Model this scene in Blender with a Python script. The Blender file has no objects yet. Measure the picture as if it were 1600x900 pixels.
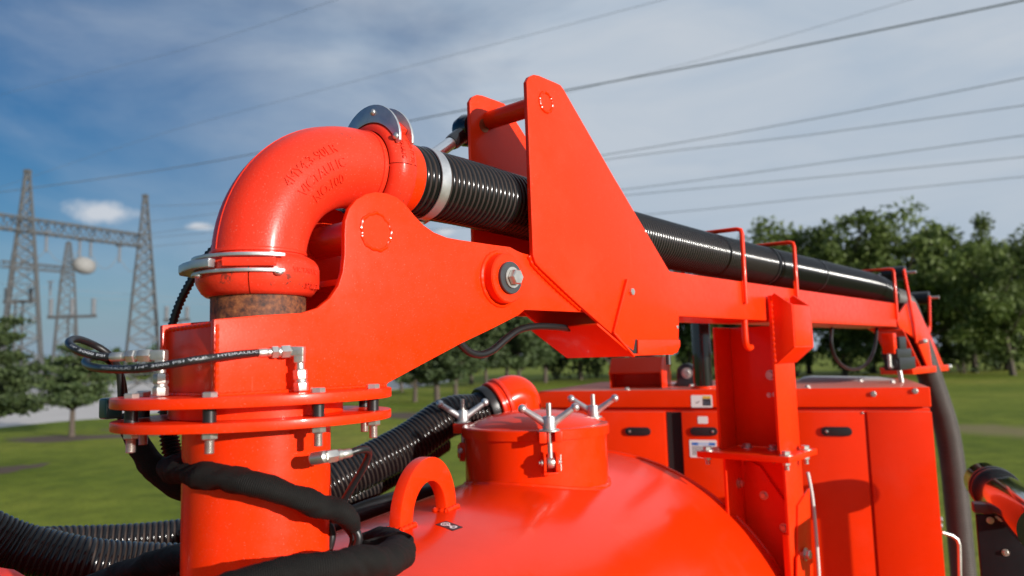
import bpy, bmesh, math, random
from mathutils import Vector, Matrix
import mathutils.noise as mnoise
random.seed(7)
V = Vector
sc = bpy.context.scene
C = sc.collection

# ------------------------------------------------------------------ camera
F_PX, PITCH, ROLL, CAM_H = 1150.0, math.atan(110 / 1150.0), math.radians(1.7), 3.3
CAM = V((0, 0, CAM_H))
cF = V((0, math.cos(PITCH), math.sin(PITCH)))
cU0 = V((0, -math.sin(PITCH), math.cos(PITCH)))
cR = math.cos(ROLL) * V((1, 0, 0)) - math.sin(ROLL) * cU0
cU = math.sin(ROLL) * V((1, 0, 0)) + math.cos(ROLL) * cU0
cam = bpy.data.cameras.new("camera")
cam.sensor_width = 36.0
cam.lens = 36.0 * F_PX / 1600.0
cam.clip_start, cam.clip_end = 0.05, 6000.0
cam.dof.use_dof = True
cam.dof.focus_distance = 1.62
cam.dof.aperture_fstop = 2.8
camo = bpy.data.objects.new("camera", cam)
C.objects.link(camo)
M3 = Matrix((cR, cU, -cF)).transposed()
camo.matrix_world = Matrix.Translation(CAM) @ M3.to_4x4()
sc.camera = camo

def ray(px, py):
    return cF + cR * ((px - 800) / F_PX) + cU * ((450 - py) / F_PX)

# ------------------------------------------------------------------ light
SUN_AZ = math.radians(-40)      # direction towards the sun measured from +X
SUN_EL = math.radians(11.5)
Ldir = V((math.cos(SUN_AZ) * math.cos(SUN_EL), math.sin(SUN_AZ) * math.cos(SUN_EL), math.sin(SUN_EL)))
sl = bpy.data.lights.new("sun", 'SUN')
sl.energy = 4.5
sl.angle = math.radians(0.55)
sl.color = (1.0, 0.95, 0.88)
so = bpy.data.objects.new("sun", sl)
C.objects.link(so)
so.location = (30, -30, 40)
so.rotation_euler = Ldir.to_track_quat('Z', 'Y').to_euler()

world = bpy.data.worlds.new("World")
sc.world = world
world.use_nodes = True
wn, wl = world.node_tree.nodes, world.node_tree.links
wn.clear()

def wnode(t, **k):
    n = wn.new(t)
    for a, b in k.items():
        setattr(n, a, b)
    return n

def wmath(op, a, b=None, c=None, clamp=False):
    n = wnode('ShaderNodeMath', operation=op, use_clamp=clamp)
    for i, x in enumerate((a, b, c)):
        if x is None:
            continue
        if isinstance(x, (int, float)):
            n.inputs[i].default_value = x
        else:
            wl.new(x, n.inputs[i])
    return n.outputs[0]

def wdot(sock, vec):
    n = wnode('ShaderNodeVectorMath', operation='DOT_PRODUCT')
    wl.new(sock, n.inputs[0])
    n.inputs[1].default_value = vec
    return n.outputs['Value']

wout = wnode('ShaderNodeOutputWorld')
wbg = wnode('ShaderNodeBackground')
wbg.inputs['Strength'].default_value = 0.068
sky = wnode('ShaderNodeTexSky', sky_type='NISHITA')
sky.sun_disc = False
sky.sun_elevation = SUN_EL
sky.sun_rotation = math.pi / 2 - SUN_AZ
sky.air_density = 1.0
sky.dust_density = 0.8
sky.ozone_density = 2.2
tc = wnode('ShaderNodeTexCoord')
gen = tc.outputs['Generated']
mp = wnode('ShaderNodeMapping')
mp.inputs['Scale'].default_value = (1.0, 1.0, 2.8)
mp.inputs['Rotation'].default_value = (0.0, 0.25, 0.5)
wl.new(gen, mp.inputs['Vector'])
nz = wnode('ShaderNodeTexNoise')
nz.inputs['Scale'].default_value = 1.7
nz.inputs['Detail'].default_value = 7.0
nz.inputs['Roughness'].default_value = 0.56
nz.inputs['Distortion'].default_value = 0.7
wl.new(mp.outputs[0], nz.inputs['Vector'])
grad = wdot(gen, (0.86, 0.0, 0.12))
f1 = wmath('MULTIPLY_ADD', nz.outputs['Fac'], 1.5, -0.72)
f2 = wmath('MULTIPLY_ADD', grad, 1.55, 0.70)
veil = wmath('ADD', f1, f2)
veil = wmath('MINIMUM', wmath('MAXIMUM', veil, 0.02), 0.88)
mixv = wnode('ShaderNodeMixRGB')
wl.new(veil, mixv.inputs['Fac'])
hs_ = wnode('ShaderNodeHueSaturation')
hs_.inputs['Saturation'].default_value = 1.5
hs_.inputs['Value'].default_value = 0.76
wl.new(sky.outputs[0], hs_.inputs['Color'])
tint = wnode('ShaderNodeMixRGB', blend_type='MULTIPLY')
tint.inputs['Fac'].default_value = 1.0
tint.inputs['Color2'].default_value = (0.74, 1.0, 1.20, 1)
wl.new(hs_.outputs[0], tint.inputs['Color1'])
wl.new(tint.outputs[0], mixv.inputs['Color1'])
mp2 = wnode('ShaderNodeMapping')
mp2.inputs['Scale'].default_value = (1.3, 1.0, 5.0)
mp2.inputs['Rotation'].default_value = (0.1, 0.42, 0.2)
wl.new(gen, mp2.inputs['Vector'])
nz3 = wnode('ShaderNodeTexNoise')
nz3.inputs['Scale'].default_value = 2.6
nz3.inputs['Detail'].default_value = 8.0
nz3.inputs['Roughness'].default_value = 0.55
nz3.inputs['Distortion'].default_value = 0.5
wl.new(mp2.outputs[0], nz3.inputs['Vector'])
strk = wnode('ShaderNodeMixRGB')
wl.new(wmath('MULTIPLY_ADD', nz3.outputs['Fac'], 2.6, -0.8, clamp=True), strk.inputs['Fac'])
strk.inputs['Color1'].default_value = (5.2, 6.3, 7.6, 1)
strk.inputs['Color2'].default_value = (7.0, 7.6, 8.3, 1)
wl.new(strk.outputs[0], mixv.inputs['Color2'])
cur = mixv.outputs[0]
# pale blue-grey haze low over the whole horizon
sz = wnode('ShaderNodeSeparateXYZ')
wl.new(gen, sz.inputs[0])
hz_f = wmath('POWER', wmath('SUBTRACT', 1.0, wmath('ABSOLUTE', sz.outputs['Z']), clamp=True), 7.0)
mh = wnode('ShaderNodeMixRGB')
wl.new(wmath('MULTIPLY', hz_f, 0.95), mh.inputs['Fac'])
wl.new(cur, mh.inputs['Color1'])
mh.inputs['Color2'].default_value = (3.1, 4.4, 6.0, 1)
mg = wnode('ShaderNodeMixRGB')
wl.new(wmath('MULTIPLY_ADD', grad, 1.2, 0.25, clamp=True), mg.inputs['Fac'])
mg.inputs['Color1'].default_value = (2.8, 3.9, 5.4, 1)
mg.inputs['Color2'].default_value = (5.0, 5.8, 6.8, 1)
wl.new(mg.outputs[0], mh.inputs['Color2'])
cur = mh.outputs[0]
nz2 = wnode('ShaderNodeTexNoise')
nz2.inputs['Scale'].default_value = 30.0
nz2.inputs['Detail'].default_value = 6.0
nz2.inputs['Roughness'].default_value = 0.6
wl.new(gen, nz2.inputs['Vector'])
for (px, py, hw, hh) in ((168, 333, 60, 21), (312, 354, 26, 9), (695, 362, 24, 10)):
    d0 = ray(px, py).normalized()
    sr = V((d0.y, -d0.x, 0)).normalized()
    su = sr.cross(d0)
    a = wmath('DIVIDE', wdot(gen, sr), hw / F_PX)
    b = wmath('DIVIDE', wmath('SUBTRACT', wdot(gen, su), 0.0), hh / F_PX)
    q = wmath('SQRT', wmath('ADD', wmath('MULTIPLY', a, a), wmath('MULTIPLY', b, b)))
    q = wmath('MULTIPLY_ADD', nz2.outputs['Fac'], 1.5, q)
    m = wmath('MULTIPLY_ADD', q, -1.7, 2.75, clamp=True)
    front = wmath('GREATER_THAN', wdot(gen, d0), 0.0)
    m = wmath('MULTIPLY', wmath('MULTIPLY', m, front), 0.85)
    mx = wnode('ShaderNodeMixRGB')
    wl.new(m, mx.inputs['Fac'])
    wl.new(cur, mx.inputs['Color1'])
    mx.inputs['Color2'].default_value = (7.4, 7.7, 8.2, 1)
    cur = mx.outputs[0]
wl.new(cur, wbg.inputs['Color'])
wl.new(wbg.outputs[0], wout.inputs['Surface'])

sc.view_settings.view_transform = 'Standard'
sc.view_settings.look = 'None'
sc.view_settings.exposure = 0.35
sc.view_settings.gamma = 1.0

# ------------------------------------------------------------------ frames
YB = math.radians(41.0)          # boom direction, seen from above
YT = math.radians(22.7)          # truck axis
B = V((math.sin(YB), math.cos(YB), 0))
N = V((math.cos(YB), -math.sin(YB), 0))
T = V((math.sin(YT), math.cos(YT), 0))
S = V((math.cos(YT), -math.sin(YT), 0))
Z = V((0, 0, 1))
AX = V((-0.467, 1.351, 0))       # swivel axis on the ground plane

def bf(s, n, z):
    return AX + B * s + N * n + Z * z

def tf(a, t, z):
    return S * a + T * t + Z * z

def on_n(px, py, n):
    r = ray(px, py)
    k = (n - (CAM - AX).dot(N)) / r.dot(N)
    p = CAM + r * k
    return ((p - AX).dot(B), p.z)

def on_t(px, py, t):
    r = ray(px, py)
    p = CAM + r * ((t - CAM.dot(T)) / r.dot(T))
    return (p.dot(S), p.z)

def on_s(px, py, s):
    r = ray(px, py)
    p = CAM + r * ((s - (CAM - AX).dot(B)) / r.dot(B))
    return ((p - AX).dot(N), p.z)

def on_y(px, py, y):
    r = ray(px, py)
    return CAM + r * (y / r.y)

def on_z(px, py, z):
    r = ray(px, py)
    return CAM + r * ((z - CAM_H) / r.z)

# ------------------------------------------------------------------ materials
def new_mat(name):
    m = bpy.data.materials.new(name)
    m.use_nodes = True
    nt = m.node_tree
    return m, nt.nodes, nt.links, nt.nodes['Principled BSDF']

def tex(nodes, links, kind, scale, detail=4.0, rough=0.5, vec=None, coord='Object', dist=0.0):
    t = nodes.new(kind)
    t.inputs['Scale'].default_value = scale
    if 'Detail' in t.inputs:
        t.inputs['Detail'].default_value = detail
    if kind == 'ShaderNodeTexNoise':
        t.inputs['Roughness'].default_value = rough
        t.inputs['Distortion'].default_value = dist
    if vec is None:
        c = nodes.new('ShaderNodeTexCoord')
        vec = c.outputs[coord]
    links.new(vec, t.inputs['Vector'])
    return t

def ramp(nodes, links, sock, stops):
    r = nodes.new('ShaderNodeValToRGB')
    cr = r.color_ramp
    while len(cr.elements) < len(stops):
        cr.elements.new(0.5)
    for e, (p, c) in zip(cr.elements, stops):
        e.position = p
        e.color = c if len(c) == 4 else (*c, 1)
    links.new(sock, r.inputs['Fac'])
    return r.outputs['Color']

def mixc(nodes, links, fac, c1, c2, mode='MIX'):
    m = nodes.new('ShaderNodeMixRGB')
    m.blend_type = mode
    for s, x in ((m.inputs['Fac'], fac), (m.inputs['Color1'], c1), (m.inputs['Color2'], c2)):
        if isinstance(x, (int, float)):
            s.default_value = x
        elif isinstance(x, tuple):
            s.default_value = x if len(x) == 4 else (*x, 1)
        else:
            links.new(x, s)
    return m.outputs[0]

def bump(nodes, links, p, sock, strength, dist=0.002):
    b = nodes.new('ShaderNodeBump')
    b.inputs['Strength'].default_value = strength
    b.inputs['Distance'].default_value = dist
    links.new(sock, b.inputs['Height'])
    links.new(b.outputs[0], p.inputs['Normal'])

def paint(name, col, rough=0.3, coat=0.5, coat_rough=0.07, peel=0.06, peel_scale=260, chips=0.0, dust=0.0, specks=0.0):
    m, n, l, p = new_mat(name)
    big = tex(n, l, 'ShaderNodeTexNoise', 5.0, 5, 0.6)
    c = mixc(n, l, big.outputs['Fac'], tuple(x * 0.9 for x in col), tuple(min(1, x * 1.08) for x in col))
    fine = tex(n, l, 'ShaderNodeTexNoise', 38.0, 6, 0.7)
    r = n.new('ShaderNodeMapRange')
    l.new(fine.outputs['Fac'], r.inputs[0])
    r.inputs[1].default_value, r.inputs[2].default_value = 0.3, 0.75
    r.inputs[3].default_value, r.inputs[4].default_value = rough * 0.8, rough * 1.35
    rs = r.outputs[0]
    if specks:
        sp = tex(n, l, 'ShaderNodeTexNoise', 420.0, 2, 0.5)
        k = ramp(n, l, sp.outputs['Fac'], ((0.67, (0, 0, 0)), (0.73, (specks,) * 3)))
        c = mixc(n, l, k, c, (0.75, 0.42, 0.34))
    # faint dusty film and hairline scuffs
    film = tex(n, l, 'ShaderNodeTexNoise', 2.6, 8, 0.68)
    c = mixc(n, l, ramp(n, l, film.outputs['Fac'], ((0.52, (0, 0, 0)), (0.80, (0.06,) * 3))), c, (0.52, 0.30, 0.22))
    tcs = n.new('ShaderNodeTexCoord'); mps = n.new('ShaderNodeMapping')
    mps.inputs['Scale'].default_value = (90, 90, 9); mps.inputs['Rotation'].default_value = (0.5, 0.3, 0.9)
    l.new(tcs.outputs['Object'], mps.inputs['Vector'])
    scf = tex(n, l, 'ShaderNodeTexNoise', 1.0, 4, 0.6, vec=mps.outputs[0])
    c = mixc(n, l, ramp(n, l, scf.outputs['Fac'], ((0.70, (0, 0, 0)), (0.76, (0.15,) * 3))), c, (0.62, 0.20, 0.14))
    if chips:
        v = tex(n, l, 'ShaderNodeTexNoise', 26.0, 8, 0.75)
        big2 = tex(n, l, 'ShaderNodeTexNoise', 9.0, 2, 0.5)
        mm = n.new('ShaderNodeMath'); mm.operation = 'MULTIPLY'
        l.new(v.outputs['Fac'], mm.inputs[0]); l.new(big2.outputs['Fac'], mm.inputs[1])
        k = ramp(n, l, mm.outputs[0], ((0.374, (0, 0, 0)), (0.388, (0.8,) * 3)))
        c = mixc(n, l, k, c, (0.09, 0.035, 0.025))
    if dust:
        g = n.new('ShaderNodeNewGeometry')
        sx = n.new('ShaderNodeSeparateXYZ')
        l.new(g.outputs['Normal'], sx.inputs[0])
        up = ramp(n, l, sx.outputs['Z'], ((0.75, (0, 0, 0)), (0.97, (1, 1, 1))))
        dn = tex(n, l, 'ShaderNodeTexNoise', 7.0, 8, 0.65)
        k = mixc(n, l, 1.0, up, ramp(n, l, dn.outputs['Fac'], ((0.3, (0.35 * dust,) * 3), (0.7, (dust,) * 3))), 'MULTIPLY')
        c = mixc(n, l, k, c, (0.36, 0.25, 0.19))
        rs = mixc(n, l, k, rs, (0.85, 0.85, 0.85))
    l.new(c, p.inputs['Base Color'])
    l.new(rs, p.inputs['Roughness'])
    p.inputs['Coat Weight'].default_value = coat
    p.inputs['Coat Roughness'].default_value = coat_rough
    p.inputs['Specular IOR Level'].default_value = 0.18
    pe = tex(n, l, 'ShaderNodeTexNoise', peel_scale, 3, 0.5)
    bump(n, l, p, pe.outputs['Fac'], peel, 0.002)
    return m

RED = (0.84, 0.032, 0.0015)
PAINT = paint('red_paint', RED, 0.34, 0.15, 0.10, 0.05, 240, specks=0.2)
PAINT_TANK = paint('red_tank_paint', RED, 0.2, 0.08, 0.06, 0.035, 120, specks=0.12)
PAINT_CAST = paint('red_cast_paint', (0.76, 0.034, 0.012), 0.38, 0.15, 0.18, 0.22, 210, chips=1.0, specks=0.3)
PAINT_BOX = paint('red_sheet_paint', (0.90, 0.036, 0.002), 0.32, 0.1, 0.08, 0.03, 90, dust=0.85)

def metal(name, col, rough, met=1.0, blotch=0.25, sc_=60):
    m, n, l, p = new_mat(name)
    t = tex(n, l, 'ShaderNodeTexNoise', sc_, 6, 0.65)
    c = mixc(n, l, t.outputs['Fac'], tuple(x * (1 - blotch) for x in col), tuple(min(1, x * (1 + blotch * .6)) for x in col))
    l.new(c, p.inputs['Base Color'])
    r = n.new('ShaderNodeMapRange')
    l.new(t.outputs['Fac'], r.inputs[0])
    r.inputs[3].default_value, r.inputs[4].default_value = rough * 0.7, rough * 1.3
    l.new(r.outputs[0], p.inputs['Roughness'])
    p.inputs['Metallic'].default_value = met
    t2 = tex(n, l, 'ShaderNodeTexNoise', 320, 3, 0.5)
    bump(n, l, p, t2.outputs['Fac'], 0.12, 0.001)
    return m

ZINC = metal('zinc_plated_steel', (0.62, 0.60, 0.56), 0.40, 0.9)
GALV = metal('galvanised_steel', (0.60, 0.61, 0.62), 0.42, 0.85, 0.35, 30)
CHROME = metal('chrome_rod', (0.86, 0.86, 0.87), 0.2, 1.0, 0.03)
BRASS = metal('bronze_bush', (0.42, 0.22, 0.11), 0.45)
STEEL_FAR = metal('lattice_steel', (0.085, 0.088, 0.09), 0.7, 0.1, 0.25, 2.0)

def simple(name, col, rough, var=0.3, scale=40, bmp=0.0, bscale=300, spec=0.5, coat=0.0):
    m, n, l, p = new_mat(name)
    t = tex(n, l, 'ShaderNodeTexNoise', scale, 6, 0.65)
    c = mixc(n, l, t.outputs['Fac'], tuple(x * (1 - var) for x in col), tuple(min(1, x * (1 + var)) for x in col))
    l.new(c, p.inputs['Base Color'])
    p.inputs['Roughness'].default_value = rough
    p.inputs['Specular IOR Level'].default_value = spec
    p.inputs['Coat Weight'].default_value = coat
    if bmp:
        t2 = tex(n, l, 'ShaderNodeTexNoise', bscale, 3, 0.6)
        bump(n, l, p, t2.outputs['Fac'], bmp, 0.002)
    return m

HOSE = simple('black_hose_rubber', (0.005, 0.005, 0.006), 0.17, 0.4, 25, 0.02, 200, spec=0.4)
HOSE_DIRT = simple('dusty_hose_groove', (0.030, 0.017, 0.012), 0.7, 0.5, 30)
HOSE_GREY = simple('worn_hose_rubber', (0.078, 0.068, 0.061), 0.5, 0.45, 8, 0.05, 200)
RUBBER = simple('black_rubber', (0.012, 0.012, 0.013), 0.38, 0.4, 50, 0.05)
BLACKGLOSS = simple('gloss_black_paint', (0.008, 0.008, 0.009), 0.12, 0.2, 20, coat=0.8)
BLACKPANEL = simple('black_panel', (0.010, 0.010, 0.012), 0.5, 0.6, 14, 0.03, 60, spec=0.25)
BLACKPLASTIC = simple('black_plastic', (0.018, 0.018, 0.02), 0.4, 0.2, 60)
DARKGREY = simple('dark_grey_steel', (0.05, 0.052, 0.056), 0.4, 0.3, 60)
TEAL = simple('teal_plastic', (0.008, 0.06, 0.062), 0.35, 0.2, 60)
WHITE = simple('white_vinyl', (0.78, 0.78, 0.77), 0.4, 0.04, 40)
YELLOW = simple('yellow_print', (0.75, 0.48, 0.05), 0.45, 0.05, 40)
BLUE = simple('blue_print', (0.02, 0.16, 0.55), 0.45, 0.05, 40)
PALEBLUE = simple('pale_blue_print', (0.45, 0.60, 0.80), 0.45, 0.05, 40)
INK = simple('black_print', (0.02, 0.02, 0.022), 0.5, 0.1, 40)
GREYINK = simple('grey_print', (0.16, 0.17, 0.19), 0.5, 0.1, 40)
HOSEPRINT = simple('hose_lettering', (0.42, 0.44, 0.48), 0.6, 0.2, 90)
CORD = simple('white_cord', (0.62, 0.60, 0.57), 0.6, 0.1, 40)
PORC = simple('insulator_grey', (0.20, 0.20, 0.21), 0.4, 0.3, 3)
TRAPW = simple('line_trap_grey', (0.25, 0.245, 0.235), 0.7, 0.5, 1.0)
WIRE = simple('wire_grey', (0.20, 0.21, 0.225), 0.6, 0.1, 1)
SHADE_BLACK = simple('painted_opening_shade', (0.01, 0.01, 0.01), 0.7, 0.2, 10)  # near-black colour standing in for the shade inside openings
GREYTOP = simple('grey_sheet', (0.42, 0.42, 0.42), 0.6, 0.15, 5)

def fabric_mat():
    m, n, l, p = new_mat('black_woven_sleeve')
    t = tex(n, l, 'ShaderNodeTexNoise', 22, 6, 0.7)
    c = mixc(n, l, t.outputs['Fac'], (0.0018, 0.0016, 0.0015), (0.009, 0.0075, 0.0065))
    l.new(c, p.inputs['Base Color'])
    p.inputs['Roughness'].default_value = 0.8
    p.inputs['Specular IOR Level'].default_value = 0.25
    w = n.new('ShaderNodeTexWave')
    w.inputs['Scale'].default_value = 34
    w.inputs['Distortion'].default_value = 1.0
    cc = n.new('ShaderNodeTexCoord')
    l.new(cc.outputs['UV'], w.inputs['Vector'])
    w.bands_direction = 'X'
    c = mixc(n, l, 1.0, c, ramp(n, l, w.outputs['Fac'], ((0.2, (0.6, 0.6, 0.6)), (0.8, (1.7, 1.65, 1.6)))), 'MULTIPLY')
    l.new(c, p.inputs['Base Color'])
    bump(n, l, p, w.outputs['Fac'], 0.6, 0.002)
    return m
FABRIC = fabric_mat()

def rust_mat():
    m, n, l, p = new_mat('rusty_pipe')
    t = tex(n, l, 'ShaderNodeTexNoise', 75, 8, 0.7)
    mapn = t
    c = ramp(n, l, t.outputs['Fac'], ((0.36, (0.03, 0.012, 0.009)), (0.47, (0.12, 0.036, 0.016)), (0.60, (0.26, 0.082, 0.026)), (0.74, (0.42, 0.18, 0.07))))
    t3 = tex(n, l, 'ShaderNodeTexNoise', 8, 4, 0.6)
    c = mixc(n, l, ramp(n, l, t3.outputs['Fac'], ((0.4, (0, 0, 0)), (0.75, (0.4, 0.4, 0.4)))), c, (0.05, 0.022, 0.015))
    l.new(c, p.inputs['Base Color'])
    p.inputs['Roughness'].default_value = 0.7
    bump(n, l, p, t.outputs['Fac'], 0.5, 0.002)
    return m
RUST = rust_mat()

def grass_mat():
    m, n, l, p = new_mat('lawn_grass')
    a = tex(n, l, 'ShaderNodeTexNoise', 0.09, 6, 0.6)
    b = tex(n, l, 'ShaderNodeTexNoise', 1.1, 8, 0.75)
    d = tex(n, l, 'ShaderNodeTexNoise', 14.0, 5, 0.75)
    c = ramp(n, l, a.outputs['Fac'], ((0.32, (0.125, 0.170, 0.016)), (0.5, (0.185, 0.222, 0.025)), (0.68, (0.255, 0.256, 0.042))))
    c2 = ramp(n, l, b.outputs['Fac'], ((0.3, (0.55, 0.6, 0.5)), (0.7, (1.35, 1.3, 1.3))))
    c = mixc(n, l, 1.0, c, c2, 'MULTIPLY')
    c3 = ramp(n, l, d.outputs['Fac'], ((0.25, (0.45, 0.5, 0.4)), (0.75, (1.5, 1.45, 1.5))))
    c = mixc(n, l, 1.0, c, c3, 'MULTIPLY')
    # thin, dry patch beyond the right-hand corner of the machine
    gp = n.new('ShaderNodeNewGeometry')
    q = on_z(1560, 672, 0.0)
    vm = n.new('ShaderNodeVectorMath'); vm.operation = 'SUBTRACT'
    l.new(gp.outputs['Position'], vm.inputs[0]); vm.inputs[1].default_value = (q.x, q.y, 0)
    sc2 = n.new('ShaderNodeVectorMath'); sc2.operation = 'MULTIPLY'
    l.new(vm.outputs[0], sc2.inputs[0]); sc2.inputs[1].default_value = (0.22, 0.16, 0)
    ln = n.new('ShaderNodeVectorMath'); ln.operation = 'LENGTH'
    l.new(sc2.outputs[0], ln.inputs[0])
    ad = n.new('ShaderNodeMath'); ad.operation = 'ADD'
    l.new(ln.outputs['Value'], ad.inputs[0]); l.new(b.outputs['Fac'], ad.inputs[1])
    k = ramp(n, l, ad.outputs[0], ((0.75, (0.75,) * 3), (1.35, (0, 0, 0))))
    c = mixc(n, l, k, c, (0.26, 0.20, 0.11))
    l.new(c, p.inputs['Base Color'])
    p.inputs['Roughness'].default_value = 0.9
    p.inputs['Specular IOR Level'].default_value = 0.15
    bump(n, l, p, d.outputs['Fac'], 0.8, 0.06)
    return m
GRASS = grass_mat()
GRAVEL = simple('pale_gravel', (0.58, 0.53, 0.49), 0.9, 0.18, 0.35, 0.4, 30)
MULCH_SHADE = simple('brown_mulch_shade', (0.10, 0.065, 0.04), 0.95, 0.4, 3, 0.5, 20)
BARK = simple('tree_bark', (0.085, 0.065, 0.05), 0.9, 0.4, 4, 0.5, 15)

def leaf_mat(name, cols, trans=0.25):
    m, n, l, p = new_mat(name)
    oi = n.new('ShaderNodeObjectInfo')
    g = n.new('ShaderNodeNewGeometry')
    t = tex(n, l, 'ShaderNodeTexNoise', 0.9, 4, 0.6)
    mm = n.new('ShaderNodeMath'); mm.operation = 'MULTIPLY_ADD'
    l.new(g.outputs['Random Per Island'], mm.inputs[0]); mm.inputs[1].default_value = 0.5
    m2 = n.new('ShaderNodeMath'); m2.operation = 'MULTIPLY'
    l.new(t.outputs['Fac'], m2.inputs[0]); m2.inputs[1].default_value = 0.6
    l.new(m2.outputs[0], mm.inputs[2])
    c = ramp(n, l, mm.outputs[0], tuple(zip((0.2, 0.5, 0.85), cols)))
    hv = n.new('ShaderNodeHueSaturation')
    mr = n.new('ShaderNodeMapRange')
    l.new(oi.outputs['Random'], mr.inputs[0]); mr.inputs[3].default_value, mr.inputs[4].default_value = 0.75, 1.25
    l.new(mr.outputs[0], hv.inputs['Value']); l.new(c, hv.inputs['Color'])
    l.new(hv.outputs[0], p.inputs['Base Color'])
    p.inputs['Roughness'].default_value = 0.55
    p.inputs['Specular IOR Level'].default_value = 0.3
    tr = n.new('ShaderNodeBsdfTranslucent')
    l.new(hv.outputs[0], tr.inputs['Color'])
    mx = n.new('ShaderNodeMixShader'); mx.inputs[0].default_value = trans
    l.new(p.outputs[0], mx.inputs[1]); l.new(tr.outputs[0], mx.inputs[2])
    l.new(mx.outputs[0], n['Material Output'].inputs['Surface'])
    return m
LEAF = leaf_mat('broadleaf_foliage', ((0.055, 0.078, 0.020), (0.092, 0.130, 0.030), (0.15, 0.195, 0.052)), 0.35)
LEAF_DARK = leaf_mat('shrub_foliage', ((0.026, 0.045, 0.012), (0.045, 0.075, 0.018), (0.075, 0.115, 0.03)), 0.3)
NEEDLE = leaf_mat('pine_needles', ((0.032, 0.052, 0.020), (0.060, 0.090, 0.032), (0.105, 0.140, 0.052)), 0.2)

# ------------------------------------------------------------------ mesh builder
WLOC = {}

def frame_of(axis):
    a = axis.normalized()
    u = a.cross(Z)
    if u.length < 1e-4:
        u = V((1, 0, 0))
    u.normalize()
    return a, u, a.cross(u).normalized()

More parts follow.
